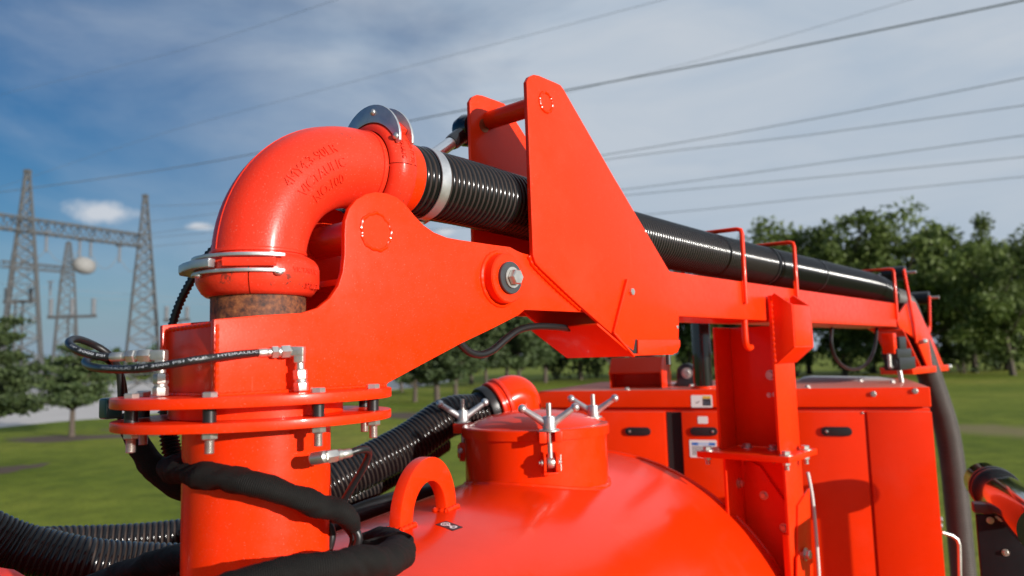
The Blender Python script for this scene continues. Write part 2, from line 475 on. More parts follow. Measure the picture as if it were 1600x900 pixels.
class MB:
    def __init__(self):
        self.v, self.f, self.m, self.uv = [], [], [], {}

    def add(self, vs, fs, mi=0):
        o = len(self.v)
        self.v += [V(x) for x in vs]
        for k, q in enumerate(fs):
            self.f.append([o + i for i in q])
            self.m.append(mi[k] if isinstance(mi, list) else mi)
        return self

    def box(self, c, ex, ey, ez, mi=0):
        vs = [c + ex * a + ey * b + ez * d for d in (-1, 1) for b in (-1, 1) for a in (-1, 1)]
        return self.add(vs, [(0, 2, 3, 1), (4, 5, 7, 6), (0, 1, 5, 4), (2, 6, 7, 3), (1, 3, 7, 5), (0, 4, 6, 2)], mi)

    def bar(self, p, q, w, h=None, up=None, mi=0):
        d = q - p
        a = d.normalized()
        if up is None:
            _, u, w2 = frame_of(a)
        else:
            u = a.cross(up).normalized(); w2 = u.cross(a)
        return self.box((p + q) / 2, a * (d.length / 2), u * (w / 2), w2 * ((h or w) / 2), mi)

    def prism(self, pts, f0, f1, mi=0):
        """pts: 2-D outline; f0/f1 map a 2-D point to the two faces"""
        n = len(pts)
        vs = [f0(*p) for p in pts] + [f1(*p) for p in pts]
        fs = [list(range(n))[::-1], list(range(n, 2 * n))]
        fs += [(i, (i + 1) % n, n + (i + 1) % n, n + i) for i in range(n)]
        return self.add(vs, fs, mi)

    def lathe(self, prof, o, axis, seg=48, mi=0, cap0=True, cap1=True, a0=0.0, a1=None, ref=None):
        a, u, w = frame_of(axis)
        if ref is not None:
            u = (ref - a * ref.dot(a)).normalized(); w = a.cross(u)
        full = a1 is None
        k = seg if full else seg + 1
        vs, fs = [], []
        for (r, h) in prof:
            for i in range(k):
                t = 2 * math.pi * i / seg if full else a0 + (a1 - a0) * i / seg
                vs.append(o + a * h + (u * math.cos(t) + w * math.sin(t)) * r)
        ms = []
        for j in range(len(prof) - 1):
            for i in range(seg):
                i2 = (i + 1) % k if full else i + 1
                fs.append((j * k + i, j * k + i2, (j + 1) * k + i2, (j + 1) * k + i))
                ms.append(mi[j] if isinstance(mi, list) else mi)
        c0 = mi[0] if isinstance(mi, list) else mi
        if full and cap0 and prof[0][0] > 1e-5:
            fs.append(list(range(k))[::-1]); ms.append(c0)
        if full and cap1 and prof[-1][0] > 1e-5:
            fs.append([(len(prof) - 1) * k + i for i in range(k)]); ms.append(c0)
        return self.add(vs, fs, ms)

    def cyl(self, p, q, r, seg=24, mi=0, ch=0.0):
        L = (q - p).length
        pr = [(r, 0), (r, L)] if not ch else [(r - ch, 0), (r, ch), (r, L - ch), (r - ch, L)]
        return self.lathe(pr, p, q - p, seg, mi)

    def hexa(self, p, axis, r, h, mi=0):
        return self.lathe([(r * .93, 0), (r, h * .1), (r, h * .85), (r * .88, h)], p, axis, 6, mi)

    def tube(self, pts, rad, seg=16, mi=0, caps=True, flat=None, ref=None, uvs=False):
        n = len(pts)
        tang = [(pts[min(i + 1, n - 1)] - pts[max(i - 1, 0)]).normalized() for i in range(n)]
        _, u, w = frame_of(tang[0])
        if ref is not None:
            u = (ref - tang[0] * ref.dot(tang[0])).normalized()
        vs, fs, ms = [], [], []
        for i in range(n):
            u = (u - tang[i] * u.dot(tang[i])).normalized()
            w = tang[i].cross(u)
            r = rad[i] if isinstance(rad, (list, tuple)) else (rad(i) if callable(rad) else rad)
            ra, rb = (r, r) if flat is None else (r, r * flat)
            for k in range(seg):
                t = 2 * math.pi * k / seg
                vs.append(pts[i] + u * (ra * math.cos(t)) + w * (rb * math.sin(t)))
        for i in range(n - 1):
            for k in range(seg):
                k2 = (k + 1) % seg
                fs.append((i * seg + k, i * seg + k2, (i + 1) * seg + k2, (i + 1) * seg + k))
                ms.append(mi[i] if isinstance(mi, list) else mi)
        if caps:
            fs.append(list(range(seg))[::-1]); ms.append(0 if isinstance(mi, list) else mi)
            fs.append([(n - 1) * seg + k for k in range(seg)]); ms.append(0 if isinstance(mi, list) else mi)
        return self.add(vs, fs, ms)

    def ball(self, c, r, seg=16, mi=0, sx=None):
        pr = [(r * math.sin(math.pi * i / 10) + 1e-6, -r * math.cos(math.pi * i / 10)) for i in range(11)]
        return self.lathe(pr, c, Z if sx is None else sx, seg, mi, False, False)

    def torus(self, c, axis, R, r, seg=40, sseg=8, mi=0, jitter=0.0):
        a, u, w = frame_of(axis)
        vs, fs = [], []
        for i in range(seg):
            t = 2 * math.pi * i / seg
            e = u * math.cos(t) + w * math.sin(t)
            rr = r * (1 + jitter * (random.random() - .5))
            for k in range(sseg):
                q = 2 * math.pi * k / sseg
                vs.append(c + e * (R + rr * math.cos(q)) + a * (rr * math.sin(q)))
        for i in range(seg):
            for k in range(sseg):
                i2, k2 = (i + 1) % seg, (k + 1) % sseg
                fs.append((i * sseg + k, i2 * sseg + k, i2 * sseg + k2, i * sseg + k2))
        return self.add(vs, fs, mi)

    def mesh(self, name, mats, origin=V((0, 0, 0)), bevel=0.0, angle=35, segs=2, recalc=True):
        me = bpy.data.meshes.new(name)
        me.from_pydata([tuple(x - origin) for x in self.v], [], self.f)
        for mt in (mats if isinstance(mats, (list, tuple)) else [mats]):
            me.materials.append(mt)
        me.polygons.foreach_set('material_index', self.m)
        if recalc or bevel:
            bm = bmesh.new()
            bm.from_mesh(me)
            bmesh.ops.recalc_face_normals(bm, faces=bm.faces)
            if bevel:
                es = [e for e in bm.edges if len(e.link_faces) == 2 and e.calc_face_angle(0) > math.radians(32)]
                bmesh.ops.bevel(bm, geom=es, offset=bevel, segments=segs, profile=0.6, affect='EDGES', clamp_overlap=True)
            bm.to_mesh(me)
            bm.free()
        me.polygons.foreach_set('use_smooth', [True] * len(me.polygons))
        me.set_sharp_from_angle(angle=math.radians(angle))
        return me

def put(name, me, parent=None, origin=V((0, 0, 0))):
    o = bpy.data.objects.new(name, me)
    C.objects.link(o)
    if parent is not None:
        o.parent = parent
        o.location = origin - WLOC[parent.name]
    else:
        o.location = origin
    WLOC[o.name] = V(origin)
    return o

def O(name, mb, mats, parent=None, bevel=0.0, angle=35, segs=2, recalc=True):
    xs = [x.x for x in mb.v]; ys = [x.y for x in mb.v]; zs = [x.z for x in mb.v]
    og = V(((min(xs) + max(xs)) / 2, (min(ys) + max(ys)) / 2, min(zs)))
    return put(name, mb.mesh(name, mats, og, bevel, angle, segs, recalc), parent, og)

def tag(o, label, cat, group=None):
    o['label'] = label
    o['category'] = cat
    if group:
        o['group'] = group
    return o

def thing(name, label, cat, loc, group=None):
    o = bpy.data.objects.new(name, None)
    o.empty_display_size = 0.1
    C.objects.link(o)
    o.location = loc
    WLOC[o.name] = V(loc)
    return tag(o, label, cat, group)

def struct(o, kind='structure'):
    o['kind'] = kind
    return o

def smooth(pts, sub=8):
    """Catmull-Rom through points (any dimension)"""
    pts = [V(p) for p in pts]
    out = []
    n = len(pts)
    for i in range(n - 1):
        p0, p1, p2, p3 = pts[max(i - 1, 0)], pts[i], pts[i + 1], pts[min(i + 2, n - 1)]
        for k in range(sub):
            t = k / sub
            out.append(0.5 * ((2 * p1) + (p2 - p0) * t + (2 * p0 - 5 * p1 + 4 * p2 - p3) * t * t + (3 * p1 - p0 - 3 * p2 + p3) * t ** 3))
    out.append(pts[-1])
    return out

def resample(pts, step):
    d = [0.0]
    for a, b in zip(pts, pts[1:]):
        d.append(d[-1] + (b - a).length)
    n = max(2, int(d[-1] / step))
    out, j = [], 0
    for i in range(n + 1):
        t = d[-1] * i / n
        while j < len(d) - 2 and d[j + 1] < t:
            j += 1
        k = (t - d[j]) / max(1e-9, d[j + 1] - d[j])
        out.append(pts[j].lerp(pts[j + 1], k))
    return out

def ribbed(pts, r, depth, pitch, seg=36):
    """helically ribbed hose as rings: crest, crest, valley, valley"""
    path = resample(pts, pitch / 4)
    rad, mi = [], []
    for i in range(len(path)):
        rad.append((r, r - depth * .15, r - depth, r - depth * .15)[i % 4])
        mi.append((1 if i % 4 in (1, 2) else 0))
    m = MB()
    m.tube(path, rad, seg, mi)
    return m

def bolt_mesh(r, h, shaft_r, shaft_l, washer=0.0):
    m = MB()
    if washer:
        m.lathe([(washer, 0), (washer, r * .22)], V((0, 0, 0)), Z, 18)
    m.hexa(V((0, 0, r * .22 if washer else 0)), Z, r, h)
    if shaft_l:
        z0 = h + (r * .22 if washer else 0)
        k = int(shaft_l / (shaft_r * .17))
        pr = [(shaft_r * (1 if i % 2 else .86), z0 + shaft_l * i / k) for i in range(k + 1)]
        m.lathe([(shaft_r, z0 - .001)] + pr, V((0, 0, 0)), Z, 14)
    return m

_bolt_cache = {}
def bolt(parent, p, axis, r=0.011, h=0.008, shaft_r=0.006, shaft_l=0.0, washer=0.0, mat=None, name='bolt'):
    key = (r, h, shaft_r, shaft_l, washer, (mat or ZINC).name)
    if key not in _bolt_cache:
        _bolt_cache[key] = bolt_mesh(r, h, shaft_r, shaft_l, washer).mesh(name, mat or ZINC, angle=28)
    o = bpy.data.objects.new(name, _bolt_cache[key])
    C.objects.link(o)
    o.parent = parent
    o.location = p - WLOC[parent.name]
    o.rotation_euler = axis.to_track_quat('Z', 'Y').to_euler()
    WLOC[o.name] = V(p)
    return o

def text_verts(body, size, extrude):
    cu = bpy.data.curves.new('lettering', 'FONT')
    cu.body = body
    cu.size = size
    cu.extrude = extrude
    cu.resolution_u = 3
    cu.align_x = 'CENTER'
    cu.align_y = 'CENTER'
    to = bpy.data.objects.new('lettering', cu)
    C.objects.link(to)
    dg = bpy.context.evaluated_depsgraph_get()
    me = bpy.data.meshes.new_from_object(to.evaluated_get(dg))
    vs = [V(v.co) for v in me.vertices]
    fs = [list(p.vertices) for p in me.polygons]
    bpy.data.objects.remove(to)
    bpy.data.curves.remove(cu)
    bpy.data.meshes.remove(me)
    return vs, fs

# ------------------------------------------------------------------ helpers for plates
def round_poly(pts, r, seg=5):
    out = []
    n = len(pts)
    for i in range(n):
        p, a, b = V((*pts[i][:2], 0)), V((*pts[i - 1][:2], 0)), V((*pts[(i + 1) % n][:2], 0))
        rr = r[i] if isinstance(r, (list, tuple)) else r
        if rr <= 0:
            out.append((p.x, p.y)); continue
        d1, d2 = (a - p), (b - p)
        k = min(rr, d1.length * .45, d2.length * .45)
        p1, p2 = p + d1.normalized() * k, p + d2.normalized() * k
        for j in range(seg + 1):
            t = j / seg
            q = p1 * (1 - t) ** 2 + p * 2 * t * (1 - t) + p2 * t * t
            out.append((q.x, q.y))
    return out

def plate_n(pix, n0, n1, ref=None, mb=None, mi=0, r=0):
    """plate parallel to the boom: outline given where it is seen on the plane n = ref"""
    pts = [on_n(x, y, n1 if ref is None else ref) for x, y in pix]
    if r:
        pts = round_poly(pts, r)
    m = mb or MB()
    return m.prism(pts, lambda s, z: bf(s, n0, z), lambda s, z: bf(s, n1, z), mi)

def plate_t(pix, t0, t1, mb=None, mi=0, r=0):
    pts = [on_t(x, y, t0) for x, y in pix]
    if r:
        pts = round_poly(pts, r)
    m = mb or MB()
    return m.prism(pts, lambda a, z: tf(a, t0, z), lambda a, z: tf(a, t1, z), mi)

def arc(cx, cy, r, a0, a1, n=10):
    return [(cx + r * math.cos(math.radians(a0 + (a1 - a0) * i / n)), cy + r * math.sin(math.radians(a0 + (a1 - a0) * i / n))) for i in range(n + 1)]

def zax(py):
    return on_y(401, py, 1.351).z

# ------------------------------------------------------------------ ground, lot, sky-line setting
GR = MB()
GR.add([(-2500, -300, 0), (2500, -300, 0), (2500, 3000, 0), (-2500, 3000, 0)], [(0, 1, 2, 3)])
struct(O('lawn', GR, GRASS, recalc=False))
lot_near = [on_z(x, y, 0.0) for x, y in ((-400, 703), (-100, 678), (0, 668), (90, 659), (170, 653), (300, 641), (420, 629), (540, 617), (640, 606), (700, 597))]
lot_far = [on_z(x, y, 0.0) for x, y in ((712, 586), (600, 584.5), (420, 588), (170, 596), (0, 604), (-400, 618))]
LT = MB()
q = [V((p.x, p.y, 0.004)) for p in lot_near + lot_far]
LT.add(q, [list(range(len(q)))])
struct(O('gravel_lot', LT, GRAVEL, recalc=False))
def mulch_shade(px, py, rx, ry):
    c = on_z(px, py, 0.0)
    m = MB()
    pts = []
    for i in range(40):
        t = 2 * math.pi * i / 40
        k = 1 + .22 * math.sin(3 * t + px) + .12 * math.sin(7 * t)
        pts.append(V((c.x + rx * k * math.cos(t), c.y + ry * k * math.sin(t), 0.006)))
    m.add(pts, [list(range(40))])
    struct(O('mulch_shade_patch', m, MULCH_SHADE, recalc=False))
mulch_shade(18, 733, .75, 1.3)
mulch_shade(120, 684, 3.6, 1.6)
mulch_shade(300, 668, 4.2, 1.6)
mulch_shade(660, 648, 3.4, 2.4)  # this one paints the shadow under the conifers onto the lawn

# ------------------------------------------------------------------ mast (fixed column under the swivel)
ZU0, ZU1 = zax(627.5), zax(612.5)      # upper flange
ZL0, ZL1 = zax(660.5), zax(647.0)      # lower flange
fb = V((AX.x, AX.y, 0)).normalized()
fa = V((fb.y, -fb.x, 0))
def ell(t, ra, rb, z):
    return AX + fa * (ra * math.cos(t)) - fb * (rb * math.sin(t)) + Z * z
def disc(z0, z1, ra, rb, seg=96, mb=None):
    m = mb or MB()
    vs = [ell(2 * math.pi * i / seg, ra, rb, z) for z in (z0, z1) for i in range(seg)]
    fs = [list(range(seg))[::-1], list(range(seg, 2 * seg))] + [(i, (i + 1) % seg, seg + (i + 1) % seg, seg + i) for i in range(seg)]
    return m.add(vs, fs)
DECK_Z = 1.25
mast = thing('mast', 'thick red upright column under the swivel plate with a round lower flange', 'mast', AX + Z * DECK_Z)
m = MB().cyl(AX + Z * DECK_Z, AX + Z * (ZL0 + .001), 0.127, 72)
O('column', m, PAINT, mast)
O('lower_flange', disc(ZL0, ZL1, .239, .193), PAINT, mast, bevel=.0022)
m = MB().lathe([(.150, 0), (.150, ZU0 - ZL1 - .002)], AX + Z * (ZL1 + .001), Z, 72)
O('swivel_ring', m, PAINT, mast)
m = MB().lathe([(.135, 0), (.1285, .014), (.127, .016)], AX + Z * (on_y(401, 868, 1.224).z - .02), Z, 72)
ZF = on_y(505, 716, 1.25)

# ------------------------------------------------------------------ swivel arm
arm = thing('swivel_arm', 'red swivel arm of two curved side plates standing on the round upper flange', 'crane arm', AX + Z * ZU0)
O('upper_flange', disc(ZU0, ZU1, .240, .195), PAINT, arm, bevel=.0022)
arm_pix = [(335, 613), (335, 499), (400, 493), (472, 489), (497, 481), (516, 466), (529, 447), (536, 425), (539, 398), (539, 365), (540, 345),
           (546, 326), (557, 312), (572, 303), (588, 300), (604, 302), (620, 308), (634, 320), (647, 336), (661, 351), (678, 363), (698, 371),
           (720, 375), (767, 382), (797, 386), (806, 391), (815, 395), (826, 398), (840, 409), (915, 488), (868, 486), (820, 484),
           (811, 492), (766, 515), (720, 537), (664, 567), (607, 598), (602, 604)]
arm_pts = [on_n(x, y, .1) for x, y in arm_pix]
arm_pts[0] = (arm_pts[0][0], ZU1 + .0008)
arm_pts[-1] = (arm_pts[-1][0], ZU1 + .0008)
for sgn in (1, -1):
    m = MB().prism(arm_pts, lambda s, z: bf(s, sgn * .088, z), lambda s, z: bf(s, sgn * .1, z))
    O('side_plate', m, PAINT, arm, bevel=.0016)
# closed box around the pipe foot
s0 = -.128
zb = on_n(335, 503, .1)[1]
m = MB()
m.box(bf(s0 + .005, 0, (ZU1 + zb) / 2 - .002), B * .005, N * .0875, Z * ((zb - ZU1) / 2 - .003))
O('end_plate', m, PAINT, arm, bevel=.002)
m = MB()
m.box(bf((s0 + .25) / 2, 0, zb - .016), B * ((.25 - s0) / 2 - .006), N * .0872, Z * .006)
O('top_plate', m, PAINT, arm, bevel=.001)
m = MB()
rp = [bf(s0 - .001, -.092, ZU1 + .004), bf(s0 - .001, -.092, zb - .012), bf(s0 + .001, -.083, zb - .004), bf(s0 + .001, .085, zb - .002)]
m.tube(resample(rp, .004), lambda i: .0042 + .0011 * math.sin(i * 1.7), 8)
O('weld_bead', m, PAINT_TANK, arm)
m = MB()
m.tube(resample([bf(-.131, .101, ZU1 + .004), bf(-.131, .1005, zb - .004)], .004), lambda i: .0032 + .0007 * math.sin(i * 2.3), 8)
O('weld_bead', m, PAINT_TANK, arm)
m = MB()
m.tube(resample([bf(-.13, .103, ZU1 + .002), bf(.21, .103, ZU1 + .002)], .004), lambda i: .0038 + .0009 * math.sin(i * 1.9), 8)
O('weld_bead', m, PAINT_TANK, arm)
m = MB()
m.tube(resample([bf(s0 - .003, -.09, ZU1 + .002), bf(s0 - .003, .098, ZU1 + .002)], .004), lambda i: .0038 + .0009 * math.sin(i * 1.9), 8)
O('weld_bead', m, PAINT_TANK, arm)
# cross tube with its ring weld
cs, cz = on_n(588, 362, .1)
m = MB().cyl(bf(cs, -.175, cz), bf(cs, .101, cz), .034, 40)
O('cross_tube', m, PAINT, arm)
m = MB()
a_, u_, w_ = N, B, Z
random.seed(3)
ring = []
for i in range(72):
    t = 2 * math.pi * i / 72
    k = .0365 + .0012 * math.sin(5 * t + 1) + .0008 * math.sin(13 * t)
    ring.append((t, k, .0030 + .0012 * random.random()))
vs = []
for t, k, rr in ring:
    for j in range(8):
        q = 2 * math.pi * j / 8
        vs.append(bf(cs, .1, cz) + (B * math.cos(t) + Z * math.sin(t)) * (k + rr * math.cos(q)) + N * (rr * .8 * math.sin(q)))
fs = [(i * 8 + j, ((i + 1) % 72) * 8 + j, ((i + 1) % 72) * 8 + (j + 1) % 8, i * 8 + (j + 1) % 8) for i in range(72) for j in range(8)]
m.add(vs, fs)
O('weld_ring', m, PAINT_TANK, arm)
m = MB()
m.box(bf(.20, 0, cz - .10), B * .07, N * .0872, Z * .006)
O('inner_plate', m, PAINT, arm, bevel=.001)
# pivot boss, washer and pin bolt
ps, pz = on_n(781, 436, .1)
m = MB().lathe([(.058, 0), (.0575, .026), (.055, .029), (.0, .029)], bf(ps, .0995, pz), N, 56)
boss = O('pivot_boss', m, PAINT, arm)
m = MB()
vs = []
for i in range(64):
    t = 2 * math.pi * i / 64
    rr = .0055 + .0022 * random.random()
    for j in range(8):
        q = 2 * math.pi * j / 8
        vs.append(bf(ps, .1, pz) + (B * math.cos(t) + Z * math.sin(t)) * (.061 + rr * math.cos(q)) + N * (rr * .8 * math.sin(q)))
fs = [(i * 8 + j, ((i + 1) % 64) * 8 + j, ((i + 1) % 64) * 8 + (j + 1) % 8, i * 8 + (j + 1) % 8) for i in range(64) for j in range(8)]
m.add(vs, fs)
O('weld_ring', m, PAINT_TANK, boss)
m = MB().lathe([(.0375, 0), (.0375, .007), (.036, .0085), (.0, .0085)], bf(ps, .1287, pz), N, 40)
m.box(bf(ps, .1352, pz + .028), B * .0008, N * .0022, Z * .0085)
O('pivot_washer', m, DARKGREY, boss)
bolt(boss, bf(ps, .1372, pz), N, .0185, .017, washer=.0245)
m = MB()
m.cyl(bf(ps, -.14, pz), bf(ps, .0985, pz), .03, 28)
O('pivot_pin', m, ZINC, boss)
# flange bolts with nuts and spacers
for dg in (23, 64, 110, 158, 203, 248, 293, 338):
    t = math.radians(dg)
    p1 = ell(t, .214, .168, ZU1 - .0005)
    bolt(arm, p1, Z, .0125, .0088)
    pl = ell(t, .214, .168, ZU0 + .0005)
    sp = O('spacer', MB().cyl(V((pl.x, pl.y, ZL1 + .0006)), pl, .0105, 20), RUBBER, arm)
    bolt(arm, ell(t, .214, .168, ZL0 + .0005), -Z, .0128, .0115, .0078, .022, name='nut')
bolt(arm, ell(math.radians(178), .19, .15, ZU1 - .0005), Z, .0125, .0088)
# teal end cap between the flanges
p = on_y(173, 638, 1.36)
m = MB().box(p, V((.010, .012, 0)), V((-.012, .010, 0)), Z * .019)
tag(O('limit_switch', m, TEAL, None, bevel=.006, segs=3), 'small dark teal plastic switch at the left rim between the two round flanges', 'switch')

# ------------------------------------------------------------------ elbow pipe
ez = CAM_H + .405
RB_, RP = .215, .0835
z_c = ez - RB_
elb = thing('pipe_elbow', 'red cast pipe elbow with raised lettering curving over the swivel arm', 'pipe elbow', AX + Z * (zb - .01))
zr1 = zax(462)
m = MB().cyl(AX + Z * (zb - .02), AX + Z * (zr1 + .01), .0835, 64)
O('rusty_pipe', m, RUST, elb)
path = [bf(0, 0, zax(412)), bf(0, 0, (zax(412) + z_c) / 2), bf(0, 0, z_c)]
for i in range(1, 25):
    ph = math.pi / 2 * i / 24
    path.append(bf(RB_ - RB_ * math.cos(ph), 0, z_c + RB_ * math.sin(ph)))
path += [bf(.235, 0, ez), bf(.25, 0, ez)]
m = MB().tube(path, RP, 64, ref=N)
e_body = O('elbow_body', m, PAINT_CAST, elb, angle=50)
m = MB()
m.lathe([(RP - .001, 0), (RP + .0026, .002), (RP + .0026, .006), (RP - .001, .009)], AX + Z * zax(402), Z, 64, cap0=False, cap1=False)
O('grip_shoulder', m, PAINT_CAST, elb)
m = MB()
m.lathe([(RP - .001, 0), (RP + .0026, .002), (RP + .0026, .006), (RP - .001, .009)], bf(.229, 0, ez), B, 64, cap0=False, cap1=False)
O('grip_shoulder', m, PAINT_CAST, elb)
# casting seam along the back of the bend
m = MB()
seam = []
for i in range(0, 25):
    ph = math.pi / 2 * i / 24
    seam.append(bf(RB_ - (RB_ + RP) * math.cos(ph), 0, z_c + (RB_ + RP) * math.sin(ph)))
m.tube([bf(-RP, 0, zax(404))] + seam, .0013, 6)
O('casting_seam', m, PAINT_CAST, elb)
def wrap_text(body, size, ph0, psi0, ext):
    vs, fs = text_verts(body, size, ext)
    out = []
    rl = RB_ + RP * math.sin(psi0)
    for v in vs:
        ph = ph0 + v.x / rl
        ps_ = psi0 + v.y / RP
        rr = RP + (ext if v.z > 0 else -.001)
        er = B * (-math.cos(ph)) + Z * math.sin(ph)
        out.append(bf(RB_ - RB_ * math.cos(ph), 0, z_c + RB_ * math.sin(ph)) + (N * math.cos(ps_) + er * math.sin(ps_)) * rr)
    return out, fs
m = MB()
for body, ph, psi in (('4MY4.3-90LR', 50, 21), ('VICTAULIC', 51, 0), ('NO.100', 51, -20)):
    vs, fs = wrap_text(body, .0258, math.radians(ph), math.radians(psi), .0024)
    m.add(vs, fs)
O('raised_lettering', m, PAINT_CAST, e_body, angle=30)

# ------------------------------------------------------------------ pipe couplings
CPROF = [(.0855, 0), (.092, .001), (.0985, .006), (.104, .014), (.1085, .022), (.1085, .045), (.106, .053), (.100, .060), (.0925, .0645), (.0855, .066)]
def coupling(base, axis, ref, label, scale=1.0, L=1.0):
    t = thing('pipe_coupling', label, 'coupling', base, 'snap couplings on the pipe elbow')
    for k in (0, 1):
        m = MB()
        a0 = math.pi * k + .008
        m.lathe([(r * scale, h * L) for r, h in CPROF], base, axis, 40, a0=a0, a1=a0 + math.pi - .016, ref=ref)
        O('housing', m, PAINT_CAST, t, angle=40)
    return t
def ring_text(parent, body, size, c, axis, ref, R, ang, hoff, ext=.0012):
    vs, fs = text_verts(body, size, ext)
    a = axis.normalized(); u = (ref - a * ref.dot(a)).normalized(); w = a.cross(u)
    m = MB()
    out = []
    for v in vs:
        th = ang + v.x / R
        out.append(c + a * (hoff + v.y) + (u * math.cos(th) + w * math.sin(th)) * (R + (ext if v.z > 0 else -.001)))
    m.add(out, fs)
    return O('raised_lettering', m, PAINT_CAST, parent, angle=30)
zc0, zc1 = zax(466), zax(404)
camdir = V((-AX.x, -AX.y, 0)).normalized()
c_lo = coupling(AX + Z * zc0, Z, (Matrix.Rotation(math.radians(-9), 3, 'Z') @ camdir), 'lower red snap coupling with two silver link bars at the foot of the elbow', 1.0, (zc1 - zc0) / .066)
for body, zz, ang in (('VICTAULIC', 430, 40), ('STYLE 78', 452, 52)):
    t_ = math.radians(ang)
    ring_text(c_lo, body, .013, AX, Z, camdir, .1086, t_ + .15, zax(zz))
side = V((-camdir.y, camdir.x, 0))     # image right, seen from the camera
def cyl_pt(ang, r, z):
    t = math.radians(ang)
    return AX + camdir * (r * math.cos(t)) + side * (r * math.sin(t)) + Z * z
for py in (410, 433):
    zc = zax(py)
    m = MB()
    k = 22
    vs, fs = [], []
    for i in range(k + 1):
        a = -88 + 110 * i / k
        for r, dz in ((.106, -.003), (.1155, -.003), (.1155, .003), (.106, .003)):
            vs.append(cyl_pt(a, r, zc + dz))
    for i in range(k):
        for j in range(4):
            fs.append((i * 4 + j, (i + 1) * 4 + j, (i + 1) * 4 + (j + 1) % 4, i * 4 + (j + 1) % 4))
    fs += [(0, 1, 2, 3), (k * 4, k * 4 + 1, k * 4 + 2, k * 4 + 3)]
    m.add(vs, fs)
    O('link_bar', m, GALV, c_lo, bevel=.0012)
zl = zax(421.5)
m = MB()
vs, fs = [], []
k = 16
out = [(-40, .109, .126), (-60, .110, .127), (-80, .110, .130), (-95, .110, .138), (-108, .110, .146), (-120, .110, .144), (-126, .11, .130)]
for a, r0, r1 in out:
    for r, dz in ((r0, -.0075), (r1, -.0075), (r1, .0075), (r0, .0075)):
        vs.append(cyl_pt(a, r, zl + dz))
for i in range(len(out) - 1):
    for j in range(4):
        fs.append((i * 4 + j, (i + 1) * 4 + j, (i + 1) * 4 + (j + 1) % 4, i * 4 + (j + 1) % 4))
fs += [(0, 1, 2, 3), tuple(len(vs) - 4 + j for j in range(4))]
m.add(vs, fs)
O('lever_handle', m, GALV, c_lo, bevel=.002)
for a in (17, -62):
    m = MB().lathe([(.0085, -.0005), (.008, -.003), (.005, -.0055), (.0001, -.0065)], cyl_pt(a, .112, zax(433) - .003), Z, 18, cap1=False)
    O('rivet', m, GALV, c_lo)
m = MB()
m.box(cyl_pt(-8, .111, zax(421.5)), (cyl_pt(80, 1, 0) - AX).normalized() * .044, (cyl_pt(-8, 1, 0) - AX).normalized() * .006, Z * .0075)
O('hinge_lug', m, PAINT_CAST, c_lo, bevel=.002)

c_up = coupling(bf(.242, 0, ez), B, N, 'upper red snap coupling with crescent silver link plates on top of the elbow', 1.02, 1.0)
for off in (.012, .046):
    pts = arc(0, 0, .132, 24, 136, 18) + arc(0, 0, .1065, 136, 24, 18)
    pts = round_poly(pts, 0)
    a_mid = 80
    # crescent: pull the ends in
    cres = []
    for (x, y) in pts:
        an = math.degrees(math.atan2(y, x)); r = math.hypot(x, y)
        if r > .12:
            r = .1085 + .0360 * max(0.0, math.cos(math.radians((an - a_mid) * 1.5))) ** .6
        cres.append((r * math.cos(math.radians(an)), r * math.sin(math.radians(an))))
    o_ = .242 + off
    m = MB().prism(cres, lambda x, y: bf(o_ - .0028, x, ez + y), lambda x, y: bf(o_ + .0028, x, ez + y))
    lp = O('link_plate', m, GALV, c_up, bevel=.001)
    if off < .02:
        for an, rr in ((31, .1120), (80, .128), (129, .1120)):
            q = bf(o_ - .0028, rr * math.cos(math.radians(an)), ez + rr * math.sin(math.radians(an)))
            O('rivet', MB().lathe([(.0075, 0), (.007, .003), (.004, .0055), (.0001, .0062)], q, -B, 16, cap1=False), GALV, lp)
m = MB()
for an in (48, 78, 104):
    e = N * math.cos(math.radians(an)) + Z * math.sin(math.radians(an))
    g = -N * math.sin(math.radians(an)) + Z * math.cos(math.radians(an))
    m.box(bf(.271, 0, ez) + e * .112, B * .0135, g * .019, e * .010)
O('hinge_lug', m, PAINT_CAST, c_up, bevel=.003)
ring_text(c_up, 'VICTAULIC', .013, bf(.242, 0, ez), B, N, .1107, math.radians(-22), .020)
ring_text(c_up, 'JOINT 78', .013, bf(.242, 0, ez), B, N, .1107, math.radians(-16), .042)

# ------------------------------------------------------------------ suction hose along the boom
hz = [(.342, ez), (.44, ez), (.54, ez - .001), (.70, ez - .006), (.9, ez - .014), (1.2, ez - .026), (1.7, ez - .037), (2.3, ez - .043), (3.2, ez - .046), (3.9, ez - .050), (4.15, ez - .066), (4.34, ez - .10)]
hp = [bf(s, 0, z) for s, z in hz]
for px, py, yy in ((1413, 478, 4.83), (1433, 532, 4.92), (1455, 595, 4.97), (1478, 667, 4.97), (1490, 740, 4.95), (1501, 850, 4.9), (1507, 930, 4.85), (1511, 1060, 4.8)):
    hp.append(on_y(px, py, yy))
hose = thing('suction_hose', 'long black ribbed suction hose along the top of the red boom, hanging past its tip', 'hose', bf(.35, 0, ez - .1))
sm = smooth(hp, 10)
path = resample(sm, .0026)
cut = 0
rad, mi = [], []
n1 = next(i for i, p in enumerate(path) if (p - AX).dot(B) > 2.36)
n2 = next(i for i, p in enumerate(path) if (p - AX).dot(B) > 4.24)
def hose_tube(seg_pts, r, depth, seg=40, groove=1):
    m = MB()
    prof = (0, .14, .5, 1, .5, .14)
    m.tube(seg_pts, [r - depth * prof[i % 6] for i in range(len(seg_pts))], seg, [groove if i % 6 in (2, 3) else 0 for i in range(len(seg_pts))])
    return m
O('hose_section', hose_tube(path[:n1], .0815, .0046), [HOSE, HOSE_DIRT], hose, angle=80)
O('hose_section', hose_tube(path[n1:n2], .082, .0046, groove=0), [HOSE, HOSE_DIRT], hose, angle=80)
